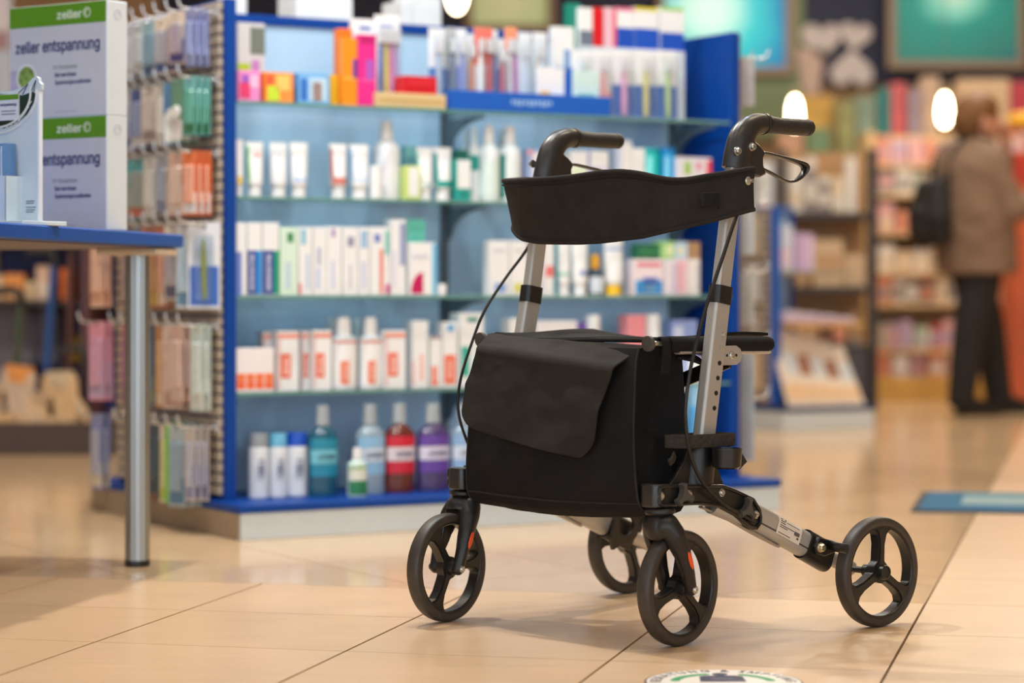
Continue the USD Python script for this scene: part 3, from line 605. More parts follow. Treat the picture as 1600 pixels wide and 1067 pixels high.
SHCAP = [(.46, .77), (.52, .775), (.50, .80), (.40, .99), (.36, 1), (0, 1)]
TALC = [(0, 0), (.9, 0), (1, .02), (1, .74), (.93, .78), (.86, .80), (0, .80)]; TCAP = [(.86, .795), (.95, .80), (.95, .98), (.9, 1), (0, 1)]
RINSE = [(0, 0), (.94, 0), (1, .02), (1, .64), (.95, .68), (.6, .74), (.36, .76), (.36, .78), (0, .78)]; RCAP = [(.36, .775), (.46, .78), (.43, .88), (.42, .90), (.40, .99), (.36, 1), (0, 1)]
PILL = [(0, 0), (.94, 0), (1, .03), (1, .5), (.9, .57), (.5, .64), (.45, .66), (0, .66)]; PCAP = [(.5, .65), (.55, .66), (.52, .98), (.46, 1), (0, 1)]
# name, label, category, shelf, y (depth behind the front), u0, u1, v_top, kind, colour, extras, (lift: stands on something this high)
WH = (236, 238, 240); SHN = ['top glass shelf', 'second glass shelf', 'third glass shelf', 'lowest glass shelf', 'blue base shelf']
def good(name, label, category, shelf, y, u0, u1, vt, kind, col, lift=0.0, group=None, d=None, **kw):
    x0, x1 = gk(u0, y), gk(u1, y); w = x1 - x0; xc = (x0 + x1) / 2; z0 = SHELVES[shelf] + lift + .0003
    h = gz(vt, xc, y) - z0
    t = thing(name, label, category, gw(xc, y, z0), GROT, group)
    if kind == 'carton': carton(t, w, h, d or min(.10, max(.03, w * .8)), col, kw.get('marks', ()), kw.get('side'))
    elif kind == 'tube': squeeze(t, w, h, d, col, kw.get('marks', ()), kw.get('cap'))
    elif kind == 'bottle': roundel(t, w, h, kw['prof'], col, kw.get('cap'), kw.get('capcol', WH), kw.get('bands', ()), kw.get('mat'), kw.get('oval', 1.0), kw.get('capmat'))
    elif kind == 'brush': brush_pack(t, w, h, col, kw.get('brushes', ()), kw.get('marks', ()))
    for e in kw.get('ell', ()): ellipse_mark(t, w, h, *e)
    for s, fw, fh, cx, cz, c, vert in kw.get('txt', ()):
        m = text_fit(s, (h if vert else w) * fw, (w if vert else h) * fh, .0006, True)
        if vert: m = R(m, (0, 1, 0), -90)
        if kind == 'bottle': yy = -.0022
        elif kind == 'tube': yy = .002
        else: yy = -.0008
        part(t, 'lettering', T(m, (cx - .5) * w, yy, cz * h), M(c, .5, vary=.01), smooth=False)
    return t, w, h
def pale(c, k=.28): return tuple(int(q + (255 - q) * k) for q in c)
def brush_pack(t, w, h, col, brushes, marks):
    brushes = [pale(c, .35) for c in brushes]; marks = [(*m[:4], pale(m[4])) for m in marks]
    """a card with toothbrushes under a clear blister"""
    part(t, 'backing_card', bx(-w / 2, w / 2, .018, .021, 0, h, .001), M(col, .45, vary=.02))
    deco(t, w, h, marks, .018)
    k = len(brushes)
    for i, c in enumerate(brushes):
        x = (-.5 + (i + .5) / k) * w * .86; bw = min(.009, w / k * .42)
        hd = sweep([[x, .009, h * .06], [x, .009, h * .3], [x, .009, h * .62], [x, .009, h * .66], [x, .009, h * .86]], [bw * .8, bw, bw * .75, bw * .45, bw * .7], 10)
        bp = part(t, 'toothbrush', hd, M(c, .35, vary=.02), smooth=60)
        part(bp, 'bristles', bx(x - bw * .8, x + bw * .8, -.001, .009, h * .70, h * .86, .001), M((232, 236, 240), .7))
    part(t, 'blister', bx(-w * .46, w * .46, -.0036, -.003, h * .04, h * .90), pane((250, 251, 252), rough=.1), smooth=False)
NAVY, AZ, TEAL, MAG, ORG = (36, 62, 150), (40, 140, 215), (20, 150, 140), (196, 16, 92), (232, 92, 40)
# --- top glass shelf
good('lunch_box', 'pink painted lunch tin at the left end of the top glass shelf', 'tin', 0, .02, 371, 407, 110, 'carton', (232, 140, 200), d=.06, marks=[(.1, .55, .1, .6, (222, 60, 110)), (.55, .9, .45, .85, (240, 190, 220)), (.2, .5, .6, .85, (150, 90, 190))])
good('kids_brush_pack', 'grey and lime brochure pack standing behind the pink tin', 'pack', 0, .12, 372, 414, 36, 'carton', (205, 205, 205), d=.02, marks=[(0, .45, .25, .5, (170, 200, 30)), (.45, 1, .62, .95, (110, 120, 110)), (.5, .8, .2, .55, (190, 130, 190))])
good('lunch_box', 'orange painted lunch tin between the pink and the pale blue one', 'tin', 0, .02, 414, 459, 113, 'carton', (240, 150, 70), d=.06, side=(236, 120, 30), marks=[(.1, .5, .05, .55, (200, 225, 60)), (.4, .85, .4, .9, (250, 200, 110)), (.05, .3, .55, .9, (225, 90, 60))])
good('lunch_box', 'pale blue painted lunch tin on the top glass shelf', 'tin', 0, .02, 466, 515, 114, 'carton', (120, 180, 232), d=.06, side=(70, 140, 215), marks=[(.35, .9, .1, .85, (190, 220, 240)), (.45, .75, .1, .7, (240, 140, 80)), (.08, .28, .1, .8, (50, 110, 200))])
good('toothbrush_carton', 'small yellow carton right of the pale blue tin', 'carton', 0, .06, 517, 528, 117, 'carton', (226, 178, 30), d=.03)
good('toothbrush_carton', 'tall orange carton at the back, partly hidden by a shorter orange one', 'carton', 0, .10, 529, 551, 45, 'carton', (240, 120, 20), d=.03, marks=[(.1, .9, .55, .6, (250, 170, 60)), (.1, .9, .3, .36, (250, 170, 60))])
good('toothbrush_carton', 'bright orange carton with a violet spot, left of the pink one', 'carton', 0, .03, 536, 559, 60, 'carton', (248, 146, 24), d=.03, marks=[(.65, 1, .4, .7, (110, 70, 150)), (.05, .95, .38, .43, (252, 176, 70))])
good('toothbrush_carton', 'vivid pink carton on the top glass shelf', 'carton', 0, .02, 561, 588, 54, 'carton', (226, 40, 140), d=.03, marks=[(.4, .85, .38, .65, (170, 90, 190)), (.05, .95, .88, .98, (190, 20, 110)), (.05, .95, .34, .37, (240, 90, 170))])
good('brush_card', 'white card pack behind the vivid pink carton', 'pack', 0, .10, 551, 586, 30, 'carton', WH, d=.02, marks=[(.3, .8, .88, .92, (70, 110, 190))])
good('toothbrush_pack', 'white blister pack of four toothbrushes in blue, yellow, pink and lilac', 'toothbrush pack', 0, .07, 590, 630, 23, 'brush', WH, brushes=[(50, 90, 190), (228, 208, 60), (214, 100, 180), (150, 150, 220)], marks=[(.2, .7, .84, .9, (100, 130, 190))])
bo, bw, bh = good('wooden_tray', 'low pale wooden tray holding a red box on the top glass shelf', 'tray', 0, .004, 588, 697, 146, 'carton', (214, 190, 140), d=.075, marks=[(.04, .96, .35, .6, (196, 164, 110))])
good('red_box', 'glossy red box lying on the pale wooden tray', 'box', 0, .012, 631, 683, 119, 'carton', (200, 14, 34), lift=bh + .0006, d=.05, marks=[(.1, .9, .5, .75, (214, 40, 54))])
bt, tw, trh = good('display_tray', 'long blue cardboard tray with white lettering on the top glass shelf', 'tray', 0, .004, 704, 955, 146, 'carton', (20, 92, 190), d=.03)
part(bt, 'pale_print', cat(*[bx(-tw * .13 + k * tw * .026, -tw * .13 + k * tw * .026 + tw * .016, -.0010, .0002, trh * (.34 if k % 3 else .42), trh * .64) for k in range(10)]), M((150, 190, 232), .5), smooth=False)
for i, (u0, u1, vt, lab, cols, marks) in enumerate([
    (675, 701, 43, 'clear pack with a deep blue lower half at the left end of the brush row', [(150, 190, 230)], [(0, 1, 0, .52, (10, 80, 170))]),
    (702, 717, 42, 'grey and dark blue brush pack, second in the brush row', [(70, 90, 120)], [(0, 1, 0, .5, (30, 60, 120)), (0, 1, .5, 1, (150, 155, 160))]),
    (718, 734, 44, 'white-topped periwinkle brush pack, third in the brush row', [(90, 110, 190)], [(0, 1, 0, .55, (110, 130, 205))]),
    (735, 745, 52, 'narrow pack with an orange-handled brush', [(228, 110, 60)], []),
    (746, 775, 42, 'red and white brush pack with a white brush', [(235, 240, 240), (190, 40, 50)], [(0, 1, .56, 1, (220, 70, 50)), (.6, 1, 0, .5, (200, 110, 110))]),
    (766, 783, 46, 'white-topped blue brush pack right of the red and white one', [(80, 110, 200)], [(0, 1, 0, .5, (30, 70, 170))]),
    (783, 793, 60, 'narrow pack with a maroon brush', [(160, 40, 70)], [(0, 1, 0, .6, (50, 70, 150))]),
    (794, 813, 42, 'orange-headed pack with a white and violet brush', [(240, 235, 240), (190, 90, 180)], [(0, 1, .72, 1, (235, 110, 60))]),
    (815, 836, 50, 'pale clear pack of interdental brushes, left of a like one', [(170, 195, 225)], []),
    (838, 860, 50, 'pale clear pack of interdental brushes with a tan spot', [(180, 200, 228)], [(.3, .7, .5, .7, (210, 180, 150))])]):
    good('toothbrush_pack', lab, 'toothbrush pack', 0, .045 + .012 * (i % 2), u0, u1, vt, 'brush', (226, 232, 238), brushes=cols, marks=marks)
good('denture_carton', 'white carton with yellow and red fruit print standing in the blue tray', 'carton', 0, .0345, 840, 882, 106, 'carton', WH, d=.008, marks=[(.1, .45, .05, .5, (240, 190, 40)), (.45, .9, .05, .4, (224, 80, 40))])
good('floss_pack', 'white and blue floss pack behind the fruit print carton', 'pack', 0, .10, 866, 897, 42, 'carton', WH, d=.03, marks=[(.05, .95, 0, .55, (30, 100, 205)), (.5, .8, .5, .75, (120, 160, 210))])
good('mint_box', 'small mint green box in the right part of the blue tray', 'box', 0, .0345, 896, 937, 111, 'carton', (206, 232, 226), d=.008, marks=[(.2, .8, .2, .5, (120, 190, 180))])
good('brush_carton', 'tall dark teal carton at the left of the stacked packs', 'carton', 0, .14, 889, 908, 5, 'carton', (10, 130, 110), d=.03, marks=[(0, 1, 0, .55, (14, 90, 84))])
low = [(902, 930, 'white and pale teal', [(150, 205, 205)], [(0, 1, .25, .55, (170, 220, 218))]), (931, 960, 'white and coral', [(236, 130, 130)], [(0, 1, 0, .4, (236, 150, 150))]), (962, 994, 'white and blue with a pink brush', [(226, 140, 190)], [(0, 1, 0, .5, (20, 70, 170))]), (996, 1028, 'white and blue with a yellow brush', [(214, 200, 90)], [(0, 1, 0, .5, (20, 70, 170))]), (1030, 1063, 'white and blue with a green brush', [(160, 200, 110)], [(0, 1, 0, .5, (20, 70, 170))])]
lowtop = 0
for u0, u1, lab, cols, marks in low:
    _, _, lowtop = good('toothbrush_pack', f'{lab} toothbrush pack in the lower tier', 'toothbrush pack', 0, .075, u0, u1, 78, 'brush', WH, brushes=cols, marks=marks)
    lt = lowtop
tier = good('tier_rack', 'clear ledge carrying the upper tier of brush packs', 'rack', 0, .118, 901, 1070, 76, 'carton', (208, 220, 228), d=.07)
for u0, u1, lab, col, marks in [(906, 926, 'white and slate carton', WH, [(0, 1, 0, .4, (110, 120, 140))]), (927, 943, 'bright red carton', (216, 20, 34), []), (944, 963, 'pink and white striped carton', (232, 190, 205), [(.75, 1, 0, 1, (224, 60, 90))]), (964, 991, 'white carton with blue foot and pink rim', WH, [(0, 1, 0, .5, (24, 80, 190)), (0, 1, .92, 1, (232, 120, 160))]), (992, 1029, 'white carton with blue foot and yellow rim', WH, [(0, 1, 0, .5, (24, 84, 194)), (0, 1, .92, 1, (228, 214, 60))]), (1032, 1069, 'white carton with blue foot and lime rim', WH, [(0, 1, 0, .42, (24, 80, 190)), (0, 1, .93, 1, (160, 210, 80))])]:
    good('brush_carton', f'{lab} in the upper tier', 'carton', 0, .122, u0, u1, 12, 'carton', col, lift=tier[2] + .0006, d=.03, marks=marks)
# --- second glass shelf
for u0, u1, vt, lab, col, marks in [
    (369, 382, 218, 'white tube with a yellow foot at the very left of the second shelf', WH, [(.2, .8, .2, .35, (232, 200, 90))]), (389, 416, 221, 'white tube with a green left edge on the second shelf', WH, [(0, .16, .2, .92, (140, 205, 130)), (.35, .8, .72, .8, (230, 180, 180))]),
    (426, 454, 222, 'plain white tube, third from the left on the second shelf', (230, 234, 238), [(.3, .7, .74, .8, (205, 212, 222))]), (458, 486, 222, 'white tube with a pale blue emblem on the second shelf', WH, [(.15, .9, .28, .36, (170, 195, 235)), (.4, .6, .3, .38, (220, 238, 252))]),
    (520, 547, 224, 'white tube with a brick red side and foot on the second shelf', WH, [(0, .14, .2, .92, (186, 110, 100)), (.1, .85, .25, .38, (206, 120, 110))]), (552, 582, 225, 'white tube with a pale blue left edge beside the big white bottle', WH, [(0, .12, .2, .92, (140, 180, 220)), (.2, .9, .3, .4, (206, 222, 240))]),
    (656, 681, 230, 'white tube with a small teal dot, left of the teal-banded tube', WH, [(0, .12, .2, .92, (150, 210, 205)), (.4, .6, .25, .32, (70, 170, 165))]), (683, 711, 230, 'white tube with a broad teal band', WH, [(0, .18, .2, .9, (30, 150, 140)), (.1, .95, .25, .37, (16, 150, 138))])]:
    good('toothpaste_tube', lab, 'tube', 1, .015, u0, u1, vt, 'tube', col, marks=marks)
good('mouthwash_bottle', 'large plain white bottle with a tapering cap on the second shelf', 'bottle', 1, .03, 594, 632, 188, 'bottle', (232, 236, 240), prof=SHAMPOO, cap=SHCAP, bands=[(.05, .5, (226, 230, 236), -50, 50)])
good('small_bottle', 'small white bottle in front of the large plain white one', 'bottle', 1, .005, 583, 600, 259, 'bottle', WH, prof=TALC, cap=TCAP)
good('rinse_carton', 'small white carton with lime edges on the second shelf', 'carton', 1, .01, 634, 657, 259, 'carton', (202, 222, 130), d=.03, marks=[(.2, .85, .1, .95, WH)])
good('rinse_carton', 'teal carton behind the small lime-edged one', 'carton', 1, .07, 634, 656, 228, 'carton', (130, 200, 205), d=.03, marks=[(0, 1, .5, .8, (110, 170, 180))])
good('rinse_carton', 'dark green carton with white front and teal foot', 'carton', 1, .01, 713, 736, 249, 'carton', (40, 160, 150), d=.03, marks=[(.08, .95, .3, .98, WH), (.4, .65, .12, .22, (10, 120, 120))])
good('rinse_carton', 'deep green carton behind the white and teal one', 'carton', 1, .075, 712, 740, 234, 'carton', (24, 112, 100), d=.03)
for u0, u1, vt, y, lab, cc, bands in [(737, 755, 198, .05, 'slim teal-banded white bottle between the cartons and the two big bottles', (214, 230, 236), [(.42, .62, (10, 150, 140), -80, 80), (.0, .4, (232, 236, 240), -80, 80)]), (757, 787, 195, .02, 'white mouth rinse bottle with pale green side, left of two like bottles', WH, [(.05, .55, (216, 232, 228), -85, 40)]), (789, 821, 196, .02, 'white mouth rinse bottle with teal side, right of two like bottles', WH, [(.05, .62, (24, 140, 132), -85, -48), (.05, .6, (222, 230, 232), -46, 60)]), (725, 740, 200, .13, 'pale bottle at the back behind the deep green carton', (206, 216, 222), []), (779, 794, 202, .13, 'pale bottle at the back between two white rinse bottles', (206, 222, 226), [])]:
    good('mouthwash_bottle', lab, 'bottle', 1, y, u0, u1, vt, 'bottle', (226, 234, 236), prof=SHAMPOO, cap=SHCAP, capcol=cc, bands=bands)
for u0, u1, vt, lab, col, marks, y in [(824, 845, 234, 'white and lilac-blue carton left of the far handle', (160, 180, 222), [(.4, 1, 0, .95, WH), (0, .4, .9, 1, (230, 160, 180))], .03), (850, 872, 238, 'white carton behind the far handle', WH, [(.1, .9, .4, .7, (215, 215, 235))], .03), (892, 918, 236, 'white carton with a pale green label on the second shelf', WH, [(.1, .9, .35, .7, (220, 236, 200))], .03), (919, 951, 236, 'white carton with a lilac label on the second shelf', WH, [(.08, .92, .3, .7, (205, 205, 235)), (0, .1, 0, 1, (140, 150, 210))], .03), (966, 987, 219, 'tall white carton with a pale blue side on the second shelf', (214, 222, 240), [(.3, 1, .1, .95, WH)], .03), (988, 1008, 232, 'white carton left of the turquoise tin', WH, [], .03), (1058, 1112, 246, 'broad white carton with green and red dots at the right of the second shelf', (224, 222, 230), [(.22, .38, .65, .9, (150, 200, 70)), (.85, 1, .5, .95, (226, 70, 90)), (.55, .7, .75, .9, (226, 150, 170))], .01)]:
    good('toothpaste_carton', lab, 'carton', 1, y, u0, u1, vt, 'carton', col, marks=marks)
good('wipes_canister', 'turquoise round canister on the second shelf', 'canister', 1, .02, 1010, 1037, 231, 'bottle', (16, 190, 190), prof=[(0, 0), (.97, 0), (1, .02), (1, .9), (.96, .92), (0, .92)], cap=[(.98, .915), (1, .92), (.98, .99), (.9, 1), (0, 1)], capcol=(14, 160, 165), bands=[(.1, .85, (120, 220, 220), -50, -15)])
good('wipes_canister', 'azure round canister right of the turquoise one', 'canister', 1, .02, 1038, 1061, 231, 'bottle', (20, 150, 215), prof=[(0, 0), (.97, 0), (1, .02), (1, .9), (.96, .92), (0, .92)], cap=[(.98, .915), (1, .92), (.98, .99), (.9, 1), (0, 1)], capcol=(14, 120, 190), bands=[(.1, .85, (120, 200, 235), -50, -15), (.0, .2, (20, 80, 190), -80, 80)])
# --- third glass shelf
for u0, u1, vt, lab, col, marks, kw in [
    (369, 385, 348, 'narrow white-topped carton with blue lettered foot at the left end of the third shelf', WH, [(.0, .55, 0, .6, (110, 130, 200))], {}),
    (387, 409, 348, 'white-topped carton with navy foot and azure stripe on the third shelf', WH, [(0, .62, .02, .62, NAVY), (.62, 1, .02, .62, AZ)], dict(txt=[('SENSODYNE', .5, .22, .3, .32, (236, 240, 248), True)])),
    (411, 436, 348, 'white-topped carton with navy foot and green stripe on the third shelf', WH, [(0, .7, .02, .62, NAVY), (.7, 1, .02, .62, (24, 160, 110))], dict(txt=[('SENSODYNE', .5, .22, .35, .32, (236, 240, 248), True)])),
    (438, 465, 355, 'pale green carton with a dark green leaf mark', (214, 238, 222), [(.4, .75, .78, .92, (60, 140, 90)), (.3, .6, .1, .5, (190, 214, 230))], {}),
    (467, 488, 355, 'white carton with a light blue brush drawing and red corner', WH, [(.2, .5, .75, .97, (110, 190, 215)), (.55, .75, .1, .6, (180, 200, 232)), (0, .18, .02, .18, (230, 120, 120))], {}),
    (490, 510, 355, 'white carton with a thin navy line drawing', WH, [(.35, .5, .45, .7, (130, 140, 190)), (.2, .5, .1, .4, (196, 206, 236))], {}),
    (511, 534, 354, 'white carton with a violet corner mark', WH, [(.3, .55, .85, .97, (170, 140, 200)), (.3, .5, .1, .5, (200, 205, 235))], {}),
    (536, 559, 355, 'white carton with a grey window mark', WH, [(.3, .75, .72, .86, (150, 150, 175)), (.4, .6, .1, .45, (205, 205, 215))], {}),
    (561, 577, 355, 'narrow white carton with a pale blue mark', WH, [(.2, .8, .7, .95, (150, 190, 225)), (.3, .6, .1, .5, (190, 200, 230))], {}),
    (579, 609, 355, 'white carton with a curved red brush picture', WH, [(.48, .66, .03, .68, (226, 120, 100)), (.2, .5, .78, .9, (110, 130, 200)), (.75, .95, .6, .95, (120, 200, 190)), (.8, 1, .02, .17, (190, 40, 120))], {}),
    (611, 634, 343, 'tall white carton with a navy stripe', WH, [(.6, .95, .4, .95, (150, 160, 200)), (.1, .35, .1, .6, (220, 220, 236))], {})]:
    good('toothpaste_carton', lab, 'carton', 2, .01, u0, u1, vt, 'carton', col, marks=marks, **kw)
good('toothpaste_carton', 'white carton with a turquoise top behind the magenta-marked one', 'carton', 2, .06, 636, 664, 343, 'carton', WH, marks=[(0, 1, .66, 1, (110, 214, 196))])
good('toothpaste_carton', 'white carton with a magenta quarter circle and azure side', 'carton', 2, .006, 640, 682, 379, 'carton', WH, d=.035, marks=[(.84, 1, .02, .98, (110, 190, 230)), (.1, .7, .7, .78, (210, 214, 226))], ell=[(.5, .04, .45, .40, MAG, 0.0, 'quarter')])
good('cream_jar', 'tiny white jar beside the magenta-marked carton', 'jar', 2, .01, 685, 701, 444, 'bottle', WH, prof=[(0, 0), (.95, 0), (1, .05), (1, .6), (0, .6)], cap=[(1, .58), (1.0, .62), (1.0, .95), (.9, 1), (0, 1)])
for u0, u1, vt, lab, marks in [(765, 796, 376, 'white carton with a blue round mark at its foot, left of the far upright', [(.25, .8, .06, .22, (120, 160, 220)), (.2, .8, .8, .84, (200, 200, 210))]), (798, 824, 376, 'white carton with a yellow-green mark at its foot, left of the far upright', [(.2, .8, .06, .22, (214, 214, 110)), (.2, .8, .8, .84, (200, 200, 210))]), (848, 865, 378, 'white and red carton right of the far upright', [(.3, 1, .35, .55, (230, 120, 120)), (0, .2, 0, 1, (220, 214, 226))]), (866, 872, 378, 'thin teal carton beside the white and red one', [(0, 1, 0, 1, (40, 140, 160))])]:
    good('paste_carton', lab, 'carton', 2, .02, u0, u1, vt, 'carton', WH, d=.035, marks=marks)
for u0, u1, vt, lab, marks, cap in [(873, 897, 376, 'white tube with a pale green band on the third shelf', [(.1, .9, .36, .42, (150, 205, 180))], WH), (899, 924, 376, 'white tube with a faint navy band on the third shelf', [(.3, .9, .36, .46, (150, 160, 205))], WH), (951, 981, 368, 'white tube with a yellow cap and navy line', [(.05, .95, .76, .80, (130, 160, 215))], (244, 196, 20))]:
    good('gel_tube', lab, 'tube', 2, .02, u0, u1, vt, 'tube', WH, marks=marks, cap=cap)
good('tincture_bottle', 'small dark tincture bottle with an amber-yellow cap and white label', 'bottle', 2, .03, 925, 949, 398, 'bottle', (40, 56, 76), prof=PILL, cap=PCAP, capcol=(222, 160, 30), bands=[(.06, .46, (214, 222, 234), -70, 70)])
_, _, hb = good('tablet_carton', 'white and pink tablet carton with a blue wave at the foot', 'carton', 2, .02, 991, 1037, 405, 'carton', (240, 226, 232), d=.05, marks=[(.1, .9, .8, .9, (224, 110, 130)), (.05, .95, .03, .42, (60, 150, 220)), (.3, .8, .3, .5, (110, 130, 210)), (.3, .7, .12, .26, (180, 225, 240))])
for u0, u1, lab, col, marks in [(1039, 1058, 'pale lilac carton, left of three under the stacked cartons', (232, 226, 236), [(.6, .9, .1, .9, (205, 190, 215))]), (1059, 1076, 'pale pink carton, middle of three under the stacked cartons', (236, 206, 214), [(.1, .4, .1, .9, (226, 160, 176))]), (1077, 1094, 'off-white carton, right of three under the stacked cartons', (236, 234, 230), [(.6, .9, .1, .9, (205, 200, 210))])]:
    good('tablet_carton', lab, 'carton', 2, .02, u0, u1, 405, 'carton', col, d=.05, marks=marks)
for u0, u1, vt, lab, col, marks in [(999, 1031, 381, 'dark green carton lying on the white and pink one', (40, 110, 76), [(0, 1, .4, .55, (70, 150, 100))]), (1032, 1054, 377, 'light green carton on the stack at the right of the third shelf', (160, 214, 140), [(.4, .9, .2, .8, (225, 238, 190))]), (1055, 1075, 378, 'pale blue carton on the stack at the right of the third shelf', (190, 216, 232), [(.2, .6, .3, .7, (232, 230, 190))]), (1076, 1094, 378, 'light brown carton on the stack at the right of the third shelf', (176, 140, 104), [])]:
    good('tea_carton', lab, 'carton', 2, .022, u0, u1, vt, 'carton', col, lift=hb + .0006, d=.045, marks=marks)
# --- lowest glass shelf
good('paste_carton', 'white carton with orange squares at the left end of the lowest glass shelf', 'carton', 3, .01, 369, 428, 544, 'carton', (238, 234, 236), d=.05, marks=[(.02 + .247 * i, .235 + .247 * i, .26, .43, (238, 120, 70)) for i in range(4)] + [(.02 + .247 * i, .235 + .247 * i, .08, .25, (236, 104, 56)) for i in range(4)])
for u0, u1, vt, y, lab in [(411, 440, 518, .07, 'white and orange carton behind the one with squares'), (433, 467, 517, .03, 'white carton with an orange oblong and amber edge'), (471, 489, 517, .05, 'narrow white and orange carton before the gap'), (489, 518, 516, .02, 'white carton with a slanted orange oblong left of two bottles'), (601, 634, 516, .02, 'white carton with an orange oblong right of two bottles')]:
    good('paste_carton', lab, 'carton', 3, y, u0, u1, vt, 'carton', WH, d=.035, marks=[(0, 1, .88, .95, (240, 150, 130)), (.18, .62, .22, .62, ORG), (0, .16, .05, .9, (226, 200, 200))], txt=[('elmex', .3, .22, .4, .42, (250, 240, 236), True)])
for u0, u1, lab in [(523, 563, 'white-capped clear rinse bottle with orange print, left of the pair'), (567, 602, 'white-capped clear rinse bottle with orange print, right of the pair')]:
    good('rinse_bottle', lab, 'bottle', 3, .02, u0, u1, 496, 'bottle', (214, 222, 228), prof=[(0, 0), (.95, 0), (1, .02), (1, .70), (.9, .73), (.56, .74), (0, .74)], cap=[(.56, .735), (.58, .74), (.5, .98), (.45, 1), (0, 1)], oval=.7, bands=[(.05, .66, (238, 238, 240), -68, 68), (.08, .40, (236, 120, 84), -30, 8), (.64, .68, (240, 130, 100), -68, 68)], txt=[('elmex', .22, .10, .42, .25, (250, 240, 236), True)])
for u0, u1, lab in [(516, 530, 'pale cap of a bottle standing behind the left orange-print bottle'), (556, 572, 'pale bottle standing behind and between the orange-print pair')]:
    good('rinse_bottle', lab, 'bottle', 3, .13, u0 - 6, u1 + 6, 497, 'bottle', (200, 214, 224), prof=[(0, 0), (.95, 0), (1, .02), (1, .70), (.9, .73), (.6, .74), (0, .74)], cap=[(.6, .735), (.62, .74), (.55, .98), (.5, 1), (0, 1)], capcol=(205, 222, 230))
for u0, u1, vt, lab, marks in [(645, 669, 501, 'tall white carton with faint coral lettering', [(.45, .7, .12, .5, (240, 190, 180)), (0, .08, .05, .4, (240, 150, 130))]), (673, 690, 525, 'short white carton with a coral block at its foot', [(.1, .65, .05, .42, (234, 112, 80)), (0, 1, .94, 1, (176, 160, 160))]), (692, 715, 503, 'white carton with a blue dot and a coral block', [(.1, .85, .06, .5, (234, 112, 80)), (.3, .75, .86, .96, (80, 170, 226))]), (719, 756, 489, 'tall white carton with teal print beside the bag', [(.3, .75, .88, .94, (20, 140, 130)), (.05, .38, .15, .55, (50, 170, 150)), (.45, .9, .2, .6, (220, 230, 234))])]:
    good('paste_carton', lab, 'carton', 3, .02, u0, u1, vt, 'carton', WH, marks=marks, txt=[('elmex', .28, .22, .45, .28, (250, 236, 232), True)] if 'coral block' in lab else ())
for u0, u1, vt, lab, col, marks in [(797, 812, 497, 'white carton just left of the far upright on the lowest glass shelf', WH, []), (840, 902, 501, 'wide white carton seen above the seat', (236, 236, 240), [(.1, .8, .3, .6, (226, 226, 236))]), (903, 917, 504, 'violet carton seen above the seat', (110, 80, 170), []), (981, 1009, 492, 'salmon pink carton seen above the seat', (236, 150, 160), []), (1052, 1090, 500, 'lilac-blue carton at the right end of the lowest glass shelf', (140, 160, 216), [(0, .4, .1, .9, (200, 212, 238))])]:
    good('wide_carton', lab, 'carton', 3, .03, u0, u1, vt, 'carton', col, marks=marks, d=.05)
for u0, u1, vt, lab in [(921, 944, 492, 'white bottle seen above the seat, left of the salmon carton'), (1014, 1038, 491, 'white bottle seen above the seat, right of the salmon carton')]:
    good('rinse_bottle', lab, 'bottle', 3, .03, u0, u1, vt, 'bottle', WH, prof=TALC, cap=TCAP)
# --- base shelf
for u0, u1, vt, cc, lab in [(396, 425, 678, (150, 158, 166), 'white powder bottle with a grey cap on the blue base shelf'), (427, 454, 678, (110, 190, 226), 'white powder bottle with a sky blue cap on the blue base shelf'), (455, 487, 677, (22, 84, 200), 'white powder bottle with a royal blue cap on the blue base shelf')]:
    good('powder_bottle', lab, 'bottle', 4, .0, u0, u1, vt, 'bottle', (230, 234, 238), prof=TALC, cap=TCAP, capcol=cc, bands=[(.28, .52, (206, 214, 226), -40, 10)], txt=[('CB12', .26, .30, .42, .48, (70, 84, 120), True)] )
def tint(c): return pane(c, rough=.08)
for u0, u1, vt, lab, liq, c1, c2 in [(489, 533, 634, 'teal mouthwash bottle with teal label on the blue base shelf', (40, 120, 150), (30, 140, 170), (120, 200, 215)), (563, 607, 632, 'clear mouthwash bottle with pale blue label on the blue base shelf', (190, 215, 232), (140, 190, 225), (205, 222, 236)), (609, 654, 631, 'red mouthwash bottle with red and white label on the blue base shelf', (140, 60, 50), (206, 30, 56), (226, 214, 220)), (660, 709, 631, 'purple mouthwash bottle with violet and white label beside the bag', (100, 80, 140), (100, 66, 160), (220, 216, 234)), (712, 750, 632, 'pale blue mouthwash bottle partly behind the bag', (180, 210, 232), (140, 180, 220), (214, 226, 240))]:
    t, w, h = good('mouthwash_bottle', lab, 'bottle', 4, -.03, u0, u1, vt, 'bottle', liq, prof=RINSE, cap=RCAP, oval=.62, capmat=M((196, 206, 212), .2, vary=.02, trans=.4), bands=[(.52, .64, c1, -72, 72), (.36, .515, c2, -72, 72), (.22, .355, c1, -72, 72)], mat=M(liq, .12, vary=.05, trans=.55), txt=[('LISTERINE', .62, .05, .5, .44, (70, 80, 110) if sum(c2) > 500 else (240, 246, 250), False)])
good('sample_bottle', 'small clear bottle with green foot in front of the clear mouthwash', 'bottle', 4, -.085, 548, 577, 700, 'bottle', (190, 214, 210), prof=RINSE, cap=RCAP, oval=.65, bands=[(.34, .58, (226, 230, 214), -70, 70), (.56, .62, (150, 200, 120), -70, 70), (.05, .33, (40, 130, 84), -70, 70)])
for u0, u1, vt, lab in [(1056, 1080, 585, 'pale blue bottle seen between the bag and the near upright'), (1082, 1108, 560, 'white and azure bottle just left of the near upright')]:
    good('mouthwash_bottle', lab, 'bottle', 4, .0, u0, u1, vt, 'bottle', (150, 200, 230), prof=TALC, cap=TCAP, bands=[(.2, .6, (90, 170, 225), -70, 70)])
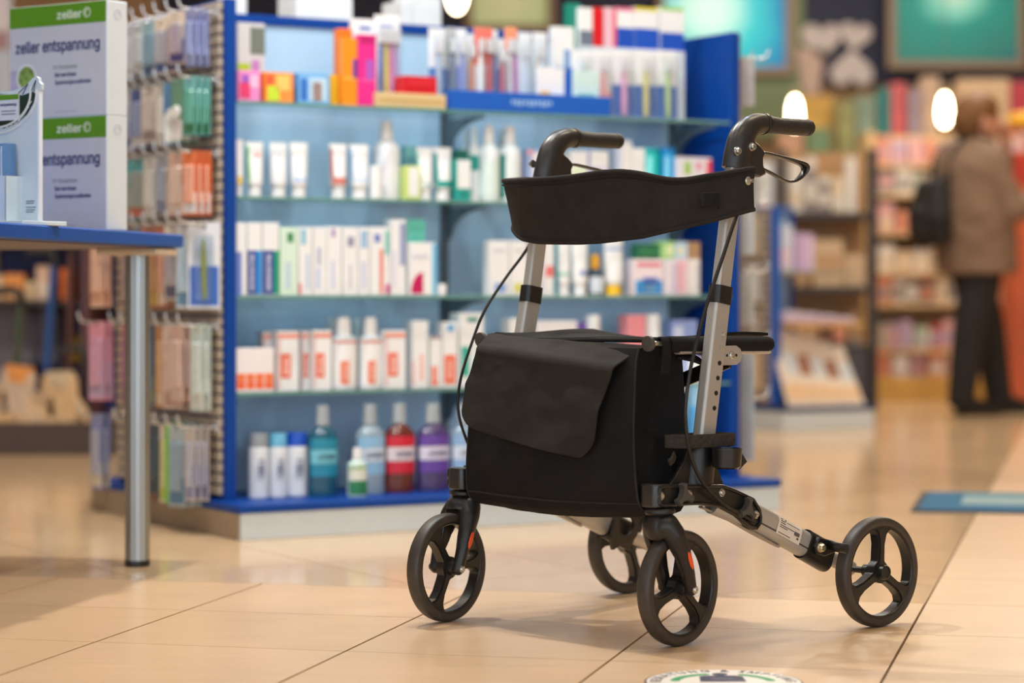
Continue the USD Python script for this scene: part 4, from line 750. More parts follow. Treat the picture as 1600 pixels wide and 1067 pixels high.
# --- white boxes of the far side, seen over the top rail
for i, (u0, u1, z1, lab) in enumerate([(368, 386, 1.42, 'white carton behind the blue left post, cut by the top edge'), (463, 551, 1.46, 'large white carton behind the top rail of the blue display'), (628, 645, 1.42, 'narrow white carton behind the toothbrush packs'), (646, 690, 1.45, 'white carton pair member behind the display, left of the bright lamp')]):
    x0, x1 = gk(u0, .38), gk(u1, .38)
    t = thing('stock_carton', lab, 'carton', gw((x0 + x1) / 2, .38, 1.10), GROT); w = x1 - x0
    part(t, 'carton_body', bx(-w / 2, w / 2, 0, .12, 0, z1 - 1.10, .002), M((226, 230, 234), .45)); deco(t, w, z1 - 1.10, [(.2, .8, .62, .7, (205, 208, 214))])
part(GO, 'rear_shelf', bx(.032, WID - .032, .28, .56, 1.085, 1.099), GLASS, smooth=False)

# --- packs hanging on hooks along the slatted left side
HZ = [1.311, 1.140, .955, .777, .521, .267]; PH = [.135, .150, .150, .205, .205, .195]
RN = ['top', 'second', 'third', 'fourth', 'fifth', 'lowest']
HANG = [
 [(.10, (120, 130, 190), (150, 165, 215), 'periwinkle blue'), (.178, (206, 180, 150), (70, 60, 130), 'beige and indigo'), (.256, (214, 186, 156), (60, 50, 110), 'beige and dark violet'), (.334, (210, 180, 150), (50, 80, 150), 'peach and navy'), (.412, (120, 160, 165), (60, 90, 130), 'teal grey'), (.49, (170, 176, 176), (200, 205, 205), 'clear grey'), (.568, (150, 150, 152), (190, 190, 190), 'smoke grey'), (.646, (176, 170, 160), (206, 200, 190), 'dull beige')],
 [(.10, (90, 180, 175), (40, 140, 80), 'turquoise and leaf green'), (.178, (90, 150, 110), (236, 230, 220), 'green with a round cream medallion'), (.256, (60, 120, 170), (236, 236, 230), 'blue with a round white medallion'), (.334, (206, 196, 176), (226, 222, 206), 'cream'), (.412, (190, 170, 150), (150, 130, 120), 'tan'), (.49, (50, 70, 130), (206, 200, 200), 'navy and white'), (.568, (180, 176, 170), (90, 100, 140), 'grey and slate'), (.646, (150, 150, 160), (100, 100, 130), 'slate')],
 [(.10, (236, 92, 30), (226, 224, 222), 'orange over white'), (.178, (206, 150, 120), (226, 206, 190), 'salmon and cream'), (.256, (176, 156, 144), (224, 210, 196), 'taupe and cream'), (.334, (150, 150, 156), (120, 130, 170), 'grey and blue'), (.412, (190, 180, 166), (206, 200, 190), 'stone'), (.49, (60, 140, 140), (206, 90, 60), 'teal over red'), (.568, (70, 150, 145), (214, 110, 70), 'sea green over orange'), (.646, (120, 120, 130), (200, 110, 80), 'grey over rust')],
 [(.10, (226, 230, 238), (30, 96, 220), 'white over royal blue'), (.178, (214, 220, 228), (90, 160, 205), 'white and light blue'), (.256, (206, 190, 176), (90, 90, 130), 'cream and slate blue'), (.334, (196, 90, 60), (230, 200, 170), 'rust and cream'), (.412, (170, 90, 60), (200, 150, 40), 'brown and ochre'), (.49, (110, 120, 140), (150, 160, 150), 'grey green'), (.568, (120, 90, 90), (170, 140, 120), 'dark rose'), (.80, (222, 170, 140), (224, 150, 110), 'peach')],
 [(.10, (180, 196, 186), (206, 214, 206), 'pale sage'), (.178, (206, 160, 140), (214, 180, 165), 'dusty pink'), (.256, (204, 170, 150), (190, 140, 120), 'pinkish beige'), (.334, (200, 120, 50), (224, 190, 150), 'amber and cream'), (.412, (60, 80, 110), (120, 140, 110), 'navy and olive'), (.49, (70, 60, 60), (150, 150, 80), 'charcoal and lime'), (.568, (190, 70, 110), (120, 80, 140), 'magenta'), (.80, (214, 120, 140), (170, 140, 180), 'pink and lilac')],
 [(.10, (196, 186, 178), (120, 130, 190), 'beige and lavender'), (.178, (150, 165, 170), (60, 110, 150), 'blue grey'), (.256, (90, 200, 30), (110, 210, 60), 'vivid green'), (.300, (206, 186, 160), (170, 190, 40), 'cream and lime'), (.378, (44, 60, 74), (30, 60, 70), 'dark slate'), (.456, (150, 106, 90), (190, 150, 130), 'brown'), (.534, (150, 140, 140), (190, 170, 150), 'grey brown'), (.80, (110, 120, 180), (206, 190, 160), 'blue dotted')]]
def hook(parent, y, z, side=-1, n=.10):
    x = -.0128 if side < 0 else WID + .0128
    p = bez([(x, y, z), (x + side * n * .5, y, z + .002), (x + side * n * .9, y, z + .006), (x + side * n, y, z + .020), (x + side * n * 1.02, y, z + .034)], 14)
    hp = part(parent, 'hook', sweep(p, .0034, 8), CHROME, smooth=60)
    part(hp, 'hook_plate', bx(x - .004, x + .004, y - .018, y + .018, z - .012, z + .012, .001), CHROME)
def soft(c, k=.80): g = sum(c) / 3; return tuple(int(min(255, (g + (q - g) * k) * .9 + 28)) for q in c)
for r in range(6):
    for j, (y, c1, c2, cname) in enumerate(HANG[r]):
        y = y - .065; z = HZ[r]; c1, c2 = soft(c1), soft(c2); hook(GO, y, z)
        count = 1 if (r, j) == (3, 0) else 3 if j < 2 and j + r != 4 else 2
        for k in range(count):
            xo = -.022 - (.016 + .019 * k if j % 2 == 0 else .012 + .022 * k) - .004
            w, h = (.058 + .012 * ((j * 7 + r * 3) % 3 - 1)), PH[r] * (1 - .10 * ((j * 5 + r) % 4 == 1))
            if r == 3 and j == 0: w = .088
            t = thing('hanging_pack', f'{["front", "middle", "rear"][count - 1 - k] if count == 3 else ["front", "rear"][count - 1 - k] if count == 2 else "single"} {cname} pack, {ordinal(j)} hook from the blue post, {RN[r]} row', 'pack', gw(xo, y, z - .006), GROT - 90 + (44 if (r, j) == (3, 0) else 6 + 22 * ((j * 13 + r * 7) % 5) / 4), group='packs hanging on the slatted side')
            # own frame: x along the panel, -y outwards, hung from the origin downwards
            card = Polygon([(-w / 2, -h), (w / 2, -h), (w / 2, .012), (-w / 2, .012)]).buffer(-.003).buffer(.003).difference(Point(0, 0.001).buffer(.0052))
            part(t, 'card', R(ext(card, .0016), (1, 0, 0), 90), M(c1, .4, vary=.03), smooth=False)
            part(t, 'print_panel', bx(-w * .44, w * .44, -.0024, -.0015, -h * .96, -h * (.48 if (j + r) % 2 else .62)), M(c2, .4, vary=.03), smooth=False)
            if 'medallion' in cname:
                part(t, 'medallion', T(R(lathe([(.0, 0), (.019, 0), (.019, .004), (.016, .006), (.006, .006), (.005, .003), (0, .003)], 22), (1, 0, 0), 90), 0, -.0024, -h * .5), M((238, 234, 226), .4))
            elif r == 3 and j == 0:
                part(t, 'toothbrush', sweep([(.004, -.008, -h * .88), (.002, -.009, -h * .5), (0, -.008, -h * .15)], [.006, .007, .004], 10), M((140, 150, 40), .4), smooth=60)
                part(t, 'blister', bx(-w * .3, w * .3, -.014, -.0025, -h * .92, -h * .1, .004), pane((240, 244, 248), rough=.1), smooth=False)
            else:
                part(t, 'blister', bx(-w * .36, w * .36, -.0105, -.0025, -h * .80, -h * .16, .004), M(tuple(int(.6 * a + .4 * b) for a, b in zip(c1, c2)), .25, vary=.08, scale=60), smooth=30)
# --- the same on the right side, seen past the right panel
for r, (z, h, c1, c2, cname) in enumerate([(1.275, .13, (216, 214, 216), (226, 214, 216), 'white'), (.86, .14, (226, 228, 230), (214, 224, 226), 'pale grey'), (.66, .14, (216, 214, 210), (190, 170, 150), 'cream'), (.46, .15, (206, 212, 216), (176, 186, 190), 'silver grey'), (.30, .17, (206, 214, 222), (226, 206, 212), 'pale blue and pink')]):
    for j, y in enumerate((.06, .14, .22)):
        hook(GO, y, z, 1, .13)
        for k in range(2):
            t = thing('hanging_pack', f'{["inner", "outer"][k]} {cname} pack, {["front", "middle", "back"][j]} hook on the right side of the blue display', 'pack', gw(WID + .04 + .028 * k, y, z - .006), GROT + 90, group='packs hanging on the right side')
            w = .062
            card = Polygon([(-w / 2, -h), (w / 2, -h), (w / 2, .012), (-w / 2, .012)]).difference(Point(0, 0.001).buffer(.0052))
            part(t, 'card', R(ext(card, .0016), (1, 0, 0), 90), M(c1, .4, vary=.03), smooth=False)
            part(t, 'print_panel', bx(-w * .44, w * .44, -.0024, -.0015, -h * .9, -h * .3), M(c2, .4, vary=.06, scale=40), smooth=False)

# ------------------------------------------------------------------ the table at the left with its cartons and the leaflet stand
TE = np.array([.195, .981]); TQ = np.array([-.981, .195]); TC = np.array([-.74, 5.45]); TROT = math.degrees(math.atan2(TE[1], TE[0]))
def tw_(e, q, z): p = TC + TE * e + TQ * q; return np.array([p[0], p[1], z])
TAB = thing('table', 'blue topped display table with a round brushed steel leg at the left', 'table', tw_(0, 0, 0), TROT)
part(TAB, 'table_top', bx(-2.0, 0, 0, .9, .708, .737, .003), M((0, 74, 160), .4, vary=.03, spec=.25))
part(TAB, 'underside_board', bx(-1.98, -.02, .02, .88, .7045, .7079), M((120, 108, 112), .7))
LEGM = M((160, 164, 164), .30, metal=.9, vary=.04, scale=3)
for e, q in ((-.095, .075), (-1.9, .075), (-.095, .82), (-1.9, .82)):
    prof = [(.0275 + (.0008 if k % 2 else 0), z) for k, z in ((0, .014), (0, .690))]
    n = 48; a = np.arange(n) * 2 * np.pi / n; rr = .0275 - .0014 * (np.abs(np.sin(a * 4)) < .22)
    leg = loft([np.c_[e + rr * np.cos(a), q + rr * np.sin(a), np.full(n, z)] for z in (.014, .690)])
    part(TAB, 'leg', leg, LEGM, smooth=20)
    part(TAB, 'foot', T(lathe([(.027, 0), (.0285, .003), (.0285, .012), (.027, .0145), (0, .0145)], 30), e, q, .0002), M((22, 24, 25), .4))
    part(TAB, 'leg_plate', bx(e - .07, e + .07, q - .07, q + .07, .690, .7042, .003), M((205, 186, 160), .5))
# two dummy cartons stacked, fronts turned to the left
BF = np.array([.83, -.555]); BROT = math.degrees(math.atan2(BF[1], BF[0]))          # along the front from its left to its right end
BR0 = np.array([-.846, 5.052]); GREEN = M((92, 150, 28), .35, vary=.03); INKN = M((38, 50, 110), .5); PAPER = M((206, 206, 212), .4, vary=.02)
def logo(parent, x, z, s, col, y=-.0011):
    sw = [unary_union([LineString([(math.cos(t) * s * r + dx, math.sin(t) * s * r * 1.2) for t in np.linspace(a0, a1, 12)]).buffer(s * .10) for r, dx, a0, a1 in ((.8, 0, 1.0, 4.6), (.8, .25 * s, -2.0, 1.4), (.45, .1 * s, 1.2, 4.4))])]
    part(parent, 'emblem', T(R(ext(sw[0], .0006), (1, 0, 0), 90), x, y, z), col, smooth=False)
for k, (nm, z0) in enumerate((('lower white display carton with a green band, mostly behind the leaflet stand', .7373), ('upper white display carton with a green band and navy lettering', .7373 + .2412))):
    w, h, d = .285, .241, .062
    p = BR0 - BF * w / 2; t = thing('display_carton', nm, 'carton', (p[0], p[1], z0), BROT)
    part(t, 'carton_body', bx(-w / 2, w / 2, 0, d, 0, h, .002), M((216, 224, 230), .4, vary=.02), smooth=False)
    part(t, 'front_panel', bx(-w / 2 + .003, w / 2 - .003, -.0006, .0003, .003, h - .046), PAPER, smooth=False)
    part(t, 'green_band', bx(-w / 2 + .001, w / 2 - .003, -.0010, .0003, h - .0455, h - .001), GREEN, smooth=False)
    part(t, 'lettering', T(text_fit('zeller', .072, .017, .0005, True), .035, -.0011, h - .024), M((226, 234, 210), .5), smooth=False, label='pale lettering on the green band')
    logo(t, .085, h - .023, .010, M((226, 234, 210), .5))
    part(t, 'lettering', T(text_fit('zeller entspannung', .245, .024, .0005, True), .0, -.0011, h - .088), INKN, smooth=False)
    for s, ww, hh, x, z, c, bo in (('20 Filmtabletten', .072, .0085, .022, .107, (150, 150, 160), False), ('Bei nervösen', .062, .0085, .024, .0905, (38, 50, 110), True), ('Spannungszuständen', .104, .0085, .045, .0745, (38, 50, 110), True)):
        part(t, 'lettering', T(text_fit(s, ww, hh, .0004, bo), x, -.0009, z), M(c, .5), smooth=False)
    part(t, 'fine_print', bx(-.006, .056, -.0008, .0002, .0105, .0135), M((184, 184, 192), .5), smooth=False)
    ph = part(t, 'picture', bx(-w / 2 + .003, -w / 2 + .062, -.0009, .0002, .05, .105), M((186, 176, 200), .4, vary=.12, scale=30), smooth=False, label='soft violet picture area')
    part(ph, 'leaf_disc', T(R(ext(Point(0, 0).buffer(.030, 20).difference(Point(0, 0).buffer(.0245, 20)), .0006), (1, 0, 0), 90), -w / 2 + .052, -.0010, .088), M((226, 228, 226), .4), smooth=False)
    part(ph, 'leaf_disc', T(R(ext(Point(0, 0).buffer(.0243, 20), .0005), (1, 0, 0), 90), -w / 2 + .052, -.0010, .088), M((130, 160, 80), .4, vary=.5, scale=90), smooth=False)
    ring = Point(0, 0).buffer(.011, 24).difference(Point(0, 0).buffer(.0101, 24))
    side = cat(ext(ring, .0005), *[ext(LineString([(math.cos(a) * .006, math.sin(a) * .006), (math.cos(a + 1.2) * .005, math.sin(a + 1.2) * .006)]).buffer(.0004), .0005) for a in (0, 2, 4)])
    part(t, 'seal_mark', T(R(R(side, (1, 0, 0), 90), (0, 0, 1), 90), w / 2 + .0001, d / 2, h - .030), M((170, 178, 186), .5), smooth=False)
# leaflet stand with a hammock print on its die-cut top
sx = PX(62, 342, 4.66); H0 = .7373
ST = thing('leaflet_stand', 'white cardboard leaflet stand with a dark green hammock at its top', 'leaflet stand', (sx[0], sx[1], H0), BROT)
SW = .17
part(ST, 'base_board', bx(-SW, .004, -.05, .07, 0, .008, .001), M((212, 228, 236), .35))
outline = [(-SW, .008), (0, .008), (0, .258), (.004, .262), (.004, .272), (-.002, .276), (-.004, .284), (-.010, .287), (-.020, .284), (-.030, .276), (-.045, .268), (-.075, .262), (-SW, .260)]
part(ST, 'back_board', T(R(ext(Polygon(outline), .008), (1, 0, 0), 90), 0, .008, 0), M((206, 220, 228), .4, vary=.02), smooth=False)
part(ST, 'edge_strip', bx(-.006, .0005, -.0012, .0085, .008, .258, .001), M((232, 242, 250), .35))
ham = Polygon([(-SW, .262), (-.075, .256), (-.045, .252), (-.020, .258), (-.010, .254), (-.016, .236), (-.032, .216), (-.060, .198), (-.095, .190), (-SW, .190)])
part(ST, 'hammock_print', T(R(ext(ham, .0006), (1, 0, 0), 90), 0, -.0003, 0), M((20, 48, 34), .5, vary=.1), smooth=False, label='dark green hammock cloth print')
def net(pts, r): return sweep([[x, -.0014, z] for x, z in pts], r, 6, up=(0, 1, 0))
part(ST, 'net_fringe', cat(net(bez([(-.006, .262), (-.012, .232), (-.036, .206), (-.070, .187), (-.11, .180), (-SW, .180)], 24), .0022), net(bez([(-.022, .268), (-.026, .240), (-.044, .216), (-.075, .199), (-.11, .192), (-SW, .192)], 24), .0022),
     *[net([(x0, z0), (x0 - .012, z0 - .012)], .0009) for x0, z0 in [(-.020, .240), (-.027, .230), (-.034, .222), (-.043, .214), (-.052, .207), (-.062, .201), (-.073, .197), (-.085, .194), (-.1, .192), (-.115, .191), (-.13, .19), (-.145, .19)]]), M((226, 230, 224), .6), smooth=50, label='white knotted net along the hammock')
part(ST, 'cord', cat(*[net([a, b], .0007) for a, b in (((-.009, .280), (-.022, .258)), ((-.009, .280), (-.016, .254)), ((-.030, .274), (-.060, .254)), ((-.030, .274), (-.045, .253)))]), M((40, 46, 44), .6))
part(ST, 'small_card', bx(-.13, -.053, -.0030, -.0012, .205, .256), M((222, 226, 228), .45), smooth=False)
part(ST, 'small_card_band', bx(-.13, -.054, -.0036, -.0030, .245, .255), GREEN, smooth=False)
part(ST, 'lettering', T(text_fit('zeller entspannung', .064, .0055, .0004, True), -.092, -.0032, .236), INKN, smooth=False)
for z in (.222, .216): part(ST, 'lettering', bx(-.10, -.062, -.0034, -.0030, z, z + .0022), M((120, 124, 140), .5), smooth=False)
part(ST, 'pocket', cat(bx(-.15, -.046, -.045, -.043, .008, .095), bx(-.048, -.046, -.045, 0, .008, .095), bx(-.15, -.148, -.045, 0, .008, .095)), M((214, 230, 238), .3))
for z, ww in ((.046, .022), (.042, .020), (.034, .026), (.029, .024), (.025, .020)): part(ST, 'lettering', bx(-.036, -.036 + ww, -.0008, -.0001, z, z + .0018), M((100, 112, 124), .5), smooth=False)
for k in range(9):
    x = -.056 - .0068 * k
    tl = thing('leaflet', f'pale blue leaflet standing in the pocket of the leaflet stand, {ordinal(k)} from the right', 'leaflet', (sx[0], sx[1], H0 + .0085), BROT, group='leaflets in the stand')
    part(tl, 'sheet', T(R(bx(-.0016, .0016, -.040, -.006, 0, .150 - .006 * (k % 3), .0004), (0, 1, 0), 1.5 * ((k % 3) - 1)), x, 0, 0), M(((96, 140, 190), (222, 234, 242), (150, 186, 216))[k % 3], .4, vary=.05), smooth=False)

# ------------------------------------------------------------------ floor mat and floor sticker
mq = [fl for fl in ((1422, 800), (1441, 771))]
def FLp(u, v): Y = F * EYE / (v - HOR); return np.array([(u - 800) / F * Y, Y])
m0, m1 = FLp(1422, 800), FLp(1441, 771); me = (m1 - m0) / np.linalg.norm(m1 - m0)
MATT = thing('floor_mat', 'blue floor mat with a pale print on the tiles at the right', 'mat', (m0[0], m0[1], 0), math.degrees(math.atan2(me[1], me[0])) - 90)
part(MATT, 'mat_edge', bx(0, .9, 0, .63, .0002, .006, .002), M((52, 60, 70), .8)); part(MATT, 'mat_pile', bx(.022, .878, .022, .608, .0061, .0085, .001), M((44, 104, 140), .9, vary=.08, scale=60, bump=.4, bscale=600))
part(MATT, 'print', bx(.13, .80, .19, .46, .00855, .0088), M((140, 164, 168), .9, vary=.05), smooth=False, label='pale grey-green print'); 
part(MATT, 'print_band', bx(.13, .80, .50, .56, .00855, .0088), M((90, 150, 160), .9), smooth=False)
SC = np.array([.330, 3.770]); SR = .1235
STK = thing('floor_sticker', 'round white floor sticker with black lettering and green arcs', 'sticker', (SC[0], SC[1], 0))
part(STK, 'border', T(lathe([(SR, 0), (SR, .0005), (0, .0005)], 72), 0, 0, .0002), M((34, 36, 48), .4), smooth=False)
part(STK, 'disc', T(lathe([(SR - .0028, 0), (SR - .0028, .0004), (0, .0004)], 72), 0, 0, .0007), M((234, 226, 216), .4, vary=.02), smooth=False)
msg = 'BERATUNG & IMPFUNG'; adv = []
for ch in msg:
    adv.append(.010 if ch == ' ' else (meshkit.text_mesh(ch, .0165, .0003, True).bounds[1][0] + .0035))
tot = sum(adv); rad = .098; a0 = math.pi / 2 + tot / rad / 2; acc = 0
for ch, w_ in zip(msg, adv):
    if ch != ' ':
        m = meshkit.text_mesh(ch, .0165, .0003, True); a = a0 - (acc + w_ / 2) / rad
        m = T(m, -(m.bounds[0][0] + m.bounds[1][0]) / 2, 0, 0); m = R(m, (0, 0, 1), math.degrees(a) - 90)
        part(STK, 'letter', T(m, rad * math.cos(a), rad * math.sin(a), .0011), M((40, 38, 46), .5), smooth=False)
    acc += w_
for a1, a2 in ((108, 170), (10, 62)):
    arc = LineString([(.076 * math.cos(math.radians(t)), .076 * math.sin(math.radians(t))) for t in np.linspace(a1, a2, 16)]).buffer(.0075)
    part(STK, 'green_arc', T(ext(arc, .0003), 0, 0, .0011), M((46, 148, 84), .5), smooth=False)
fig = unary_union([Point(0, .074).buffer(.0125), Polygon([(-.036, .0), (-.034, .052), (-.024, .060), (.024, .060), (.034, .052), (.036, 0)])]).difference(sbox(-.018, .03, .018, .034))
part(STK, 'person_sign', T(ext(fig, .0003), 0, 0, .0011), M((58, 58, 84), .5), smooth=False)

# ------------------------------------------------------------------ left background: stand with gloves and canes
YB = 9.3
x0b = PX(-160, 0, YB)[0]; x1b = PX(205, 0, YB)[0]
STD = thing('glove_stand', 'dark shop stand with a navy back board, left behind the table', 'display stand', ((x0b + x1b) / 2, YB, 0))
hw = (x1b - x0b) / 2
part(STD, 'plinth', bx(-hw, hw, -.28, .25, 0, .12, .004), M((70, 54, 46), .5)); part(STD, 'back_board', bx(-hw, hw, .2, .23, .12, 1.25), M((34, 40, 96), .6, vary=.15, scale=6))
part(STD, 'upper_shelf', bx(-hw, hw, -.15, .2, .555, .573, .002), M((44, 38, 38), .4)); part(STD, 'post', bx(-hw - .03, -hw, -.2, .24, 0, 1.25, .003), M((150, 20, 34), .4), label='red end post'); part(STD, 'post', bx(hw - .16, hw - .13, -.2, .24, .12, 1.25, .003), M((84, 44, 44), .4), label='dark maroon post')
part(STD, 'top_shelf', bx(-hw, hw, -.15, .2, .80, .815, .002), M((206, 180, 140), .5))
part(STD, 'light_board', bx(-hw, -.1, .17, .199, .574, .799), M((206, 186, 150), .6))
def lx(u): return (u - 800) / F * YB
for i, (u0, u1, v0, col, mk, lab) in enumerate([(2, 14, 430, (226, 200, 160), None, 'cream carton at the left end of the glove stand shelf'), (16, 48, 428, (236, 150, 70), (238, 196, 140), 'orange and cream carton on the glove stand shelf'), (50, 64, 440, (222, 196, 156), None, 'narrow cream carton on the glove stand shelf'), (67, 92, 415, (232, 190, 160), (236, 214, 190), 'peach carton beside the blue cane'), (103, 124, 420, (240, 120, 40), None, 'bright orange carton right of the blue cane')]):
    w = lx(u1) - lx(u0); h = (EYE - (v0 - HOR) / F * (YB - .14)) - .573
    t = thing('glove_carton', lab, 'carton', ((lx(u0) + lx(u1)) / 2, YB - .13, .5735)); part(t, 'carton_body', bx(-w / 2, w / 2, 0, .1, 0, h, .003), M(col, .45))
    if mk: part(t, 'print_panel', bx(-w * .4, w * .4, -.001, .0005, h * .1, h * .5), M(mk, .5), smooth=False)
def cane(u, v0, v1, lean, col, lab, r=.013):
    z0, z1 = EYE - (v1 - HOR) / F * (YB - .2), EYE - (v0 - HOR) / F * (YB - .2); x = lx(u)
    t = thing('cane', lab, 'cane', (x, YB - .2, 0))
    part(t, 'shaft', sweep([[0, 0, z0], [lean / 2, 0, (z0 + z1) / 2], [lean, .0, z1]], r, 12), M(col, .4, vary=.05), smooth=50)
    part(t, 'handle', sweep(bez([[lean, 0, z1 - .01], [lean, 0, z1 + .03], [lean - .03, 0, z1 + .05], [lean - .10, 0, z1 + .045]], 12), .016, 12), M((40, 36, 36), .5), smooth=50)
    part(t, 'ferrule', T(lathe([(r, 0), (r + .005, .004), (r + .004, .03), (r, .034), (0, .034)], 14), 0, 0, z0 - .03), M((24, 24, 24), .6))
cane(36, 474, 678, .03, (70, 84, 56), 'dark green cane with a crook handle at the far left')
cane(85, 412, 622, .035, (36, 84, 150), 'blue cane in front of the navy board'); cane(118, 392, 690, .02, (84, 50, 44), 'dark brown cane beside the maroon post', .014); cane(150, 566, 680, .0, (26, 26, 34), 'black cane with a short shaft beside the hooks')
def glove(u, v0, v1, col, cuff, lab, tilt=0, k=1.45):
    z1 = EYE - (v0 - HOR) / F * (YB - .25); z0 = EYE - (v1 - HOR) / F * (YB - .25); L = z1 - z0; t = thing('glove', lab, 'glove', (lx(u), YB - .25, z1))
    ps = [hull_chain([(-.032, 0, -.50 * L, .018), (-.034, 0, -.66 * L, .016)]), hull_chain([(.032, 0, -.50 * L, .018), (.034, 0, -.66 * L, .016)]), m3.Manifold.batch_hull([m3.Manifold.sphere(.016, 12).translate((x, 0, z)) for x, z in ((-.030, -.10 * L), (.030, -.10 * L), (-.036, -.6 * L), (.036, -.6 * L))])]
    for i, (x, ln) in enumerate(((-.034, .92), (-.012, .99), (.011, 1.0), (.034, .93))): ps.append(hull_chain([(x, 0, -.60 * L, .0115), (x * 1.15, 0, -.80 * L, .0105), (x * 1.2, -.004, -ln * L + .01, .009)], 12))
    ps.append(hull_chain([(.034, 0, -.35 * L, .014), (.062, -.006, -.52 * L, .012), (.070, -.010, -.66 * L, .010)], 12))
    g = tm(m3.Manifold.batch_boolean(ps, m3.OpType.Add)); g.apply_scale([k, 1.2, 1]); g = R(g, (0, 1, 0), tilt); part(t, 'glove_hand', g, M(col, .8, vary=.08, scale=30), smooth=60)
    part(t, 'cuff', R(sweep([[0, 0, .0], [0, 0, -.20 * L]], [(.056, .026), (.052, .025)], 16, up=(0, 1, 0)), (0, 1, 0), tilt), M(cuff, .8), smooth=50)
glove(14, 600, 694, (214, 176, 130), (190, 160, 130), 'tan glove hanging fingers down at the far left of the stand')
glove(52, 572, 698, (200, 176, 154), (226, 150, 80), 'pale glove with an orange cuff hanging fingers down', 9)
glove(86, 612, 700, (218, 186, 146), (190, 160, 130), 'beige glove hanging right of the orange-cuffed one'); glove(112, 580, 698, (206, 172, 130), (200, 180, 150), 'beige glove hanging beside the brown cane')
for u, v0, v1, col, lab in [(10, 478, 600, (140, 130, 134), 'grey cloth pouch hanging left of the green cane'), (66, 476, 570, (126, 118, 130), 'grey cloth pouch hanging right of the green cane'), (116, 526, 566, (206, 160, 40), 'small yellow pouch on the navy board'), (152, 535, 562, (200, 184, 160), 'small cream tag above the black cane')]:
    z1 = EYE - (v0 - HOR) / F * (YB + .1); z0 = EYE - (v1 - HOR) / F * (YB + .1); w = {10: .09, 66: .055, 116: .04, 152: .035}[u]
    t = thing('pouch', lab, 'pouch', (lx(u), YB + .13, z1)); part(t, 'pouch_body', sweep([[0, 0, 0], [0, 0, (z0 - z1) * .15], [0, -.01, (z0 - z1) * .6], [0, 0, z0 - z1]], [(w * .7, .006), (w * .9, .02), (w, .03), (w * .8, .008)], 14, up=(0, 1, 0)), M(col, .8, vary=.1), smooth=50); part(t, 'pouch_top', bx(-w * .5, w * .5, -.004, .004, 0, .02, .001), M((90, 84, 84), .6))
pp = thing('poster', 'pale pink and grey framed poster above the left end of the table', 'poster', (PX(-30, 0, 10.5)[0], 10.5, 0))
zz = lambda v, Y=10.5: EYE - (v - HOR) / F * Y
part(pp, 'board', bx(-.16, .13, 0, .03, zz(175), 2.3, .003), M((196, 206, 220), .5)); part(pp, 'picture', bx(-.15, .12, -.002, .001, zz(78), 2.2), M((224, 214, 220), .5, vary=.05, scale=6), smooth=False); part(pp, 'band', bx(-.15, .12, -.003, .001, zz(78), zz(48)), M((176, 138, 140), .5), smooth=False); part(pp, 'stand_foot', cat(bx(-.02, .0, .031, .05, 0.003, 1.9), bx(-.15, .12, -.08, .16, 0, .012)), M((120, 120, 124), .4))

# ------------------------------------------------------------------ second, smaller blue display farther back
Q0 = np.array([1.150, 10.65]); 
def q2(x, y, z=0.0): p = Q0 + FD * x + SD * y; return np.array([p[0], p[1], z])
D2 = thing('small_display', 'small blue end display with leaning magazines beyond the walking frame', 'display shelf', q2(0, 0), GROT)
part(D2, 'plinth', bx(-.03, .47, -.12, .55, 0, .082, .003), PLINTH); part(D2, 'base_shelf', bx(-.03, .475, -.125, .55, .0825, .104, .003), M((34, 50, 96), .4))
part(D2, 'side_panel', bx(.0, .045, 0, .5, .104, .985, .003), M((16, 84, 176), .35)); part(D2, 'side_panel', bx(.265, .285, .22, .5, .104, .985, .003), M((22, 70, 150), .4))
part(D2, 'back_panel', bx(.045, .265, .24, .258, .104, .975), M((176, 206, 228), .5)); part(D2, 'top_rail', bx(.045, .265, .20, .26, .975, .99, .002), M((16, 84, 176), .35))
for z, d in ((.70, .02), (.47, -.06)): part(D2, 'shelf', bx(.046, .46, d, .24, z - .018, z, .002), M((150, 146, 130) if z > .6 else (206, 160, 96), .5))
for i in range(22): part(D2, 'slat', bx(-.012, -.001, .02, .48, .12 + i * .039, .12 + i * .039 + .032, .002), SLAT)
def box_on(path_name, label, category, o, w, d, h, col, marks=(), rz=GROT, tilt=0, group=None):
    t = thing(path_name, label, category, o, rz, group); b = bx(-w / 2, w / 2, 0, d, 0, h, .003)
    part(t, 'carton_body' if category in ('carton', 'box') else 'body', R(b, (1, 0, 0), tilt) if tilt else b, M(col, .45, vary=.04), smooth=False)
    for i, (x0, x1, z0, z1, c) in enumerate(marks):
        m = bx(-w / 2 + x0 * w, -w / 2 + x1 * w, -.0012, .0004, z0 * h, z1 * h); part(t, 'print_panel', R(m, (1, 0, 0), tilt) if tilt else m, M(c, .45, vary=.03), smooth=False)
    return t
box_on('folder', 'pale blue folder standing on the upper shelf of the small blue display', 'folder', q2(.11, .06, .7005), .09, .02, .20, (206, 216, 236), [(.1, .8, .1, .5, (226, 200, 220))])
box_on('gift_box', 'lilac box on the upper shelf of the small blue display', 'box', q2(.215, .05, .7005), .10, .08, .165, (196, 170, 212), [(.5, .95, .05, .9, (208, 190, 226))])
for k in range(4): box_on('leaflet_pile', f'flat lilac-white leaflet pile on the sloping shelf, {ordinal(k)} from the left', 'leaflets', q2(.09 + .098 * k, -.03, .4705), .085, .14, .05 - .009 * k, (216, 204, 220), [(.1, .9, .1, .8, (190, 176, 210))])
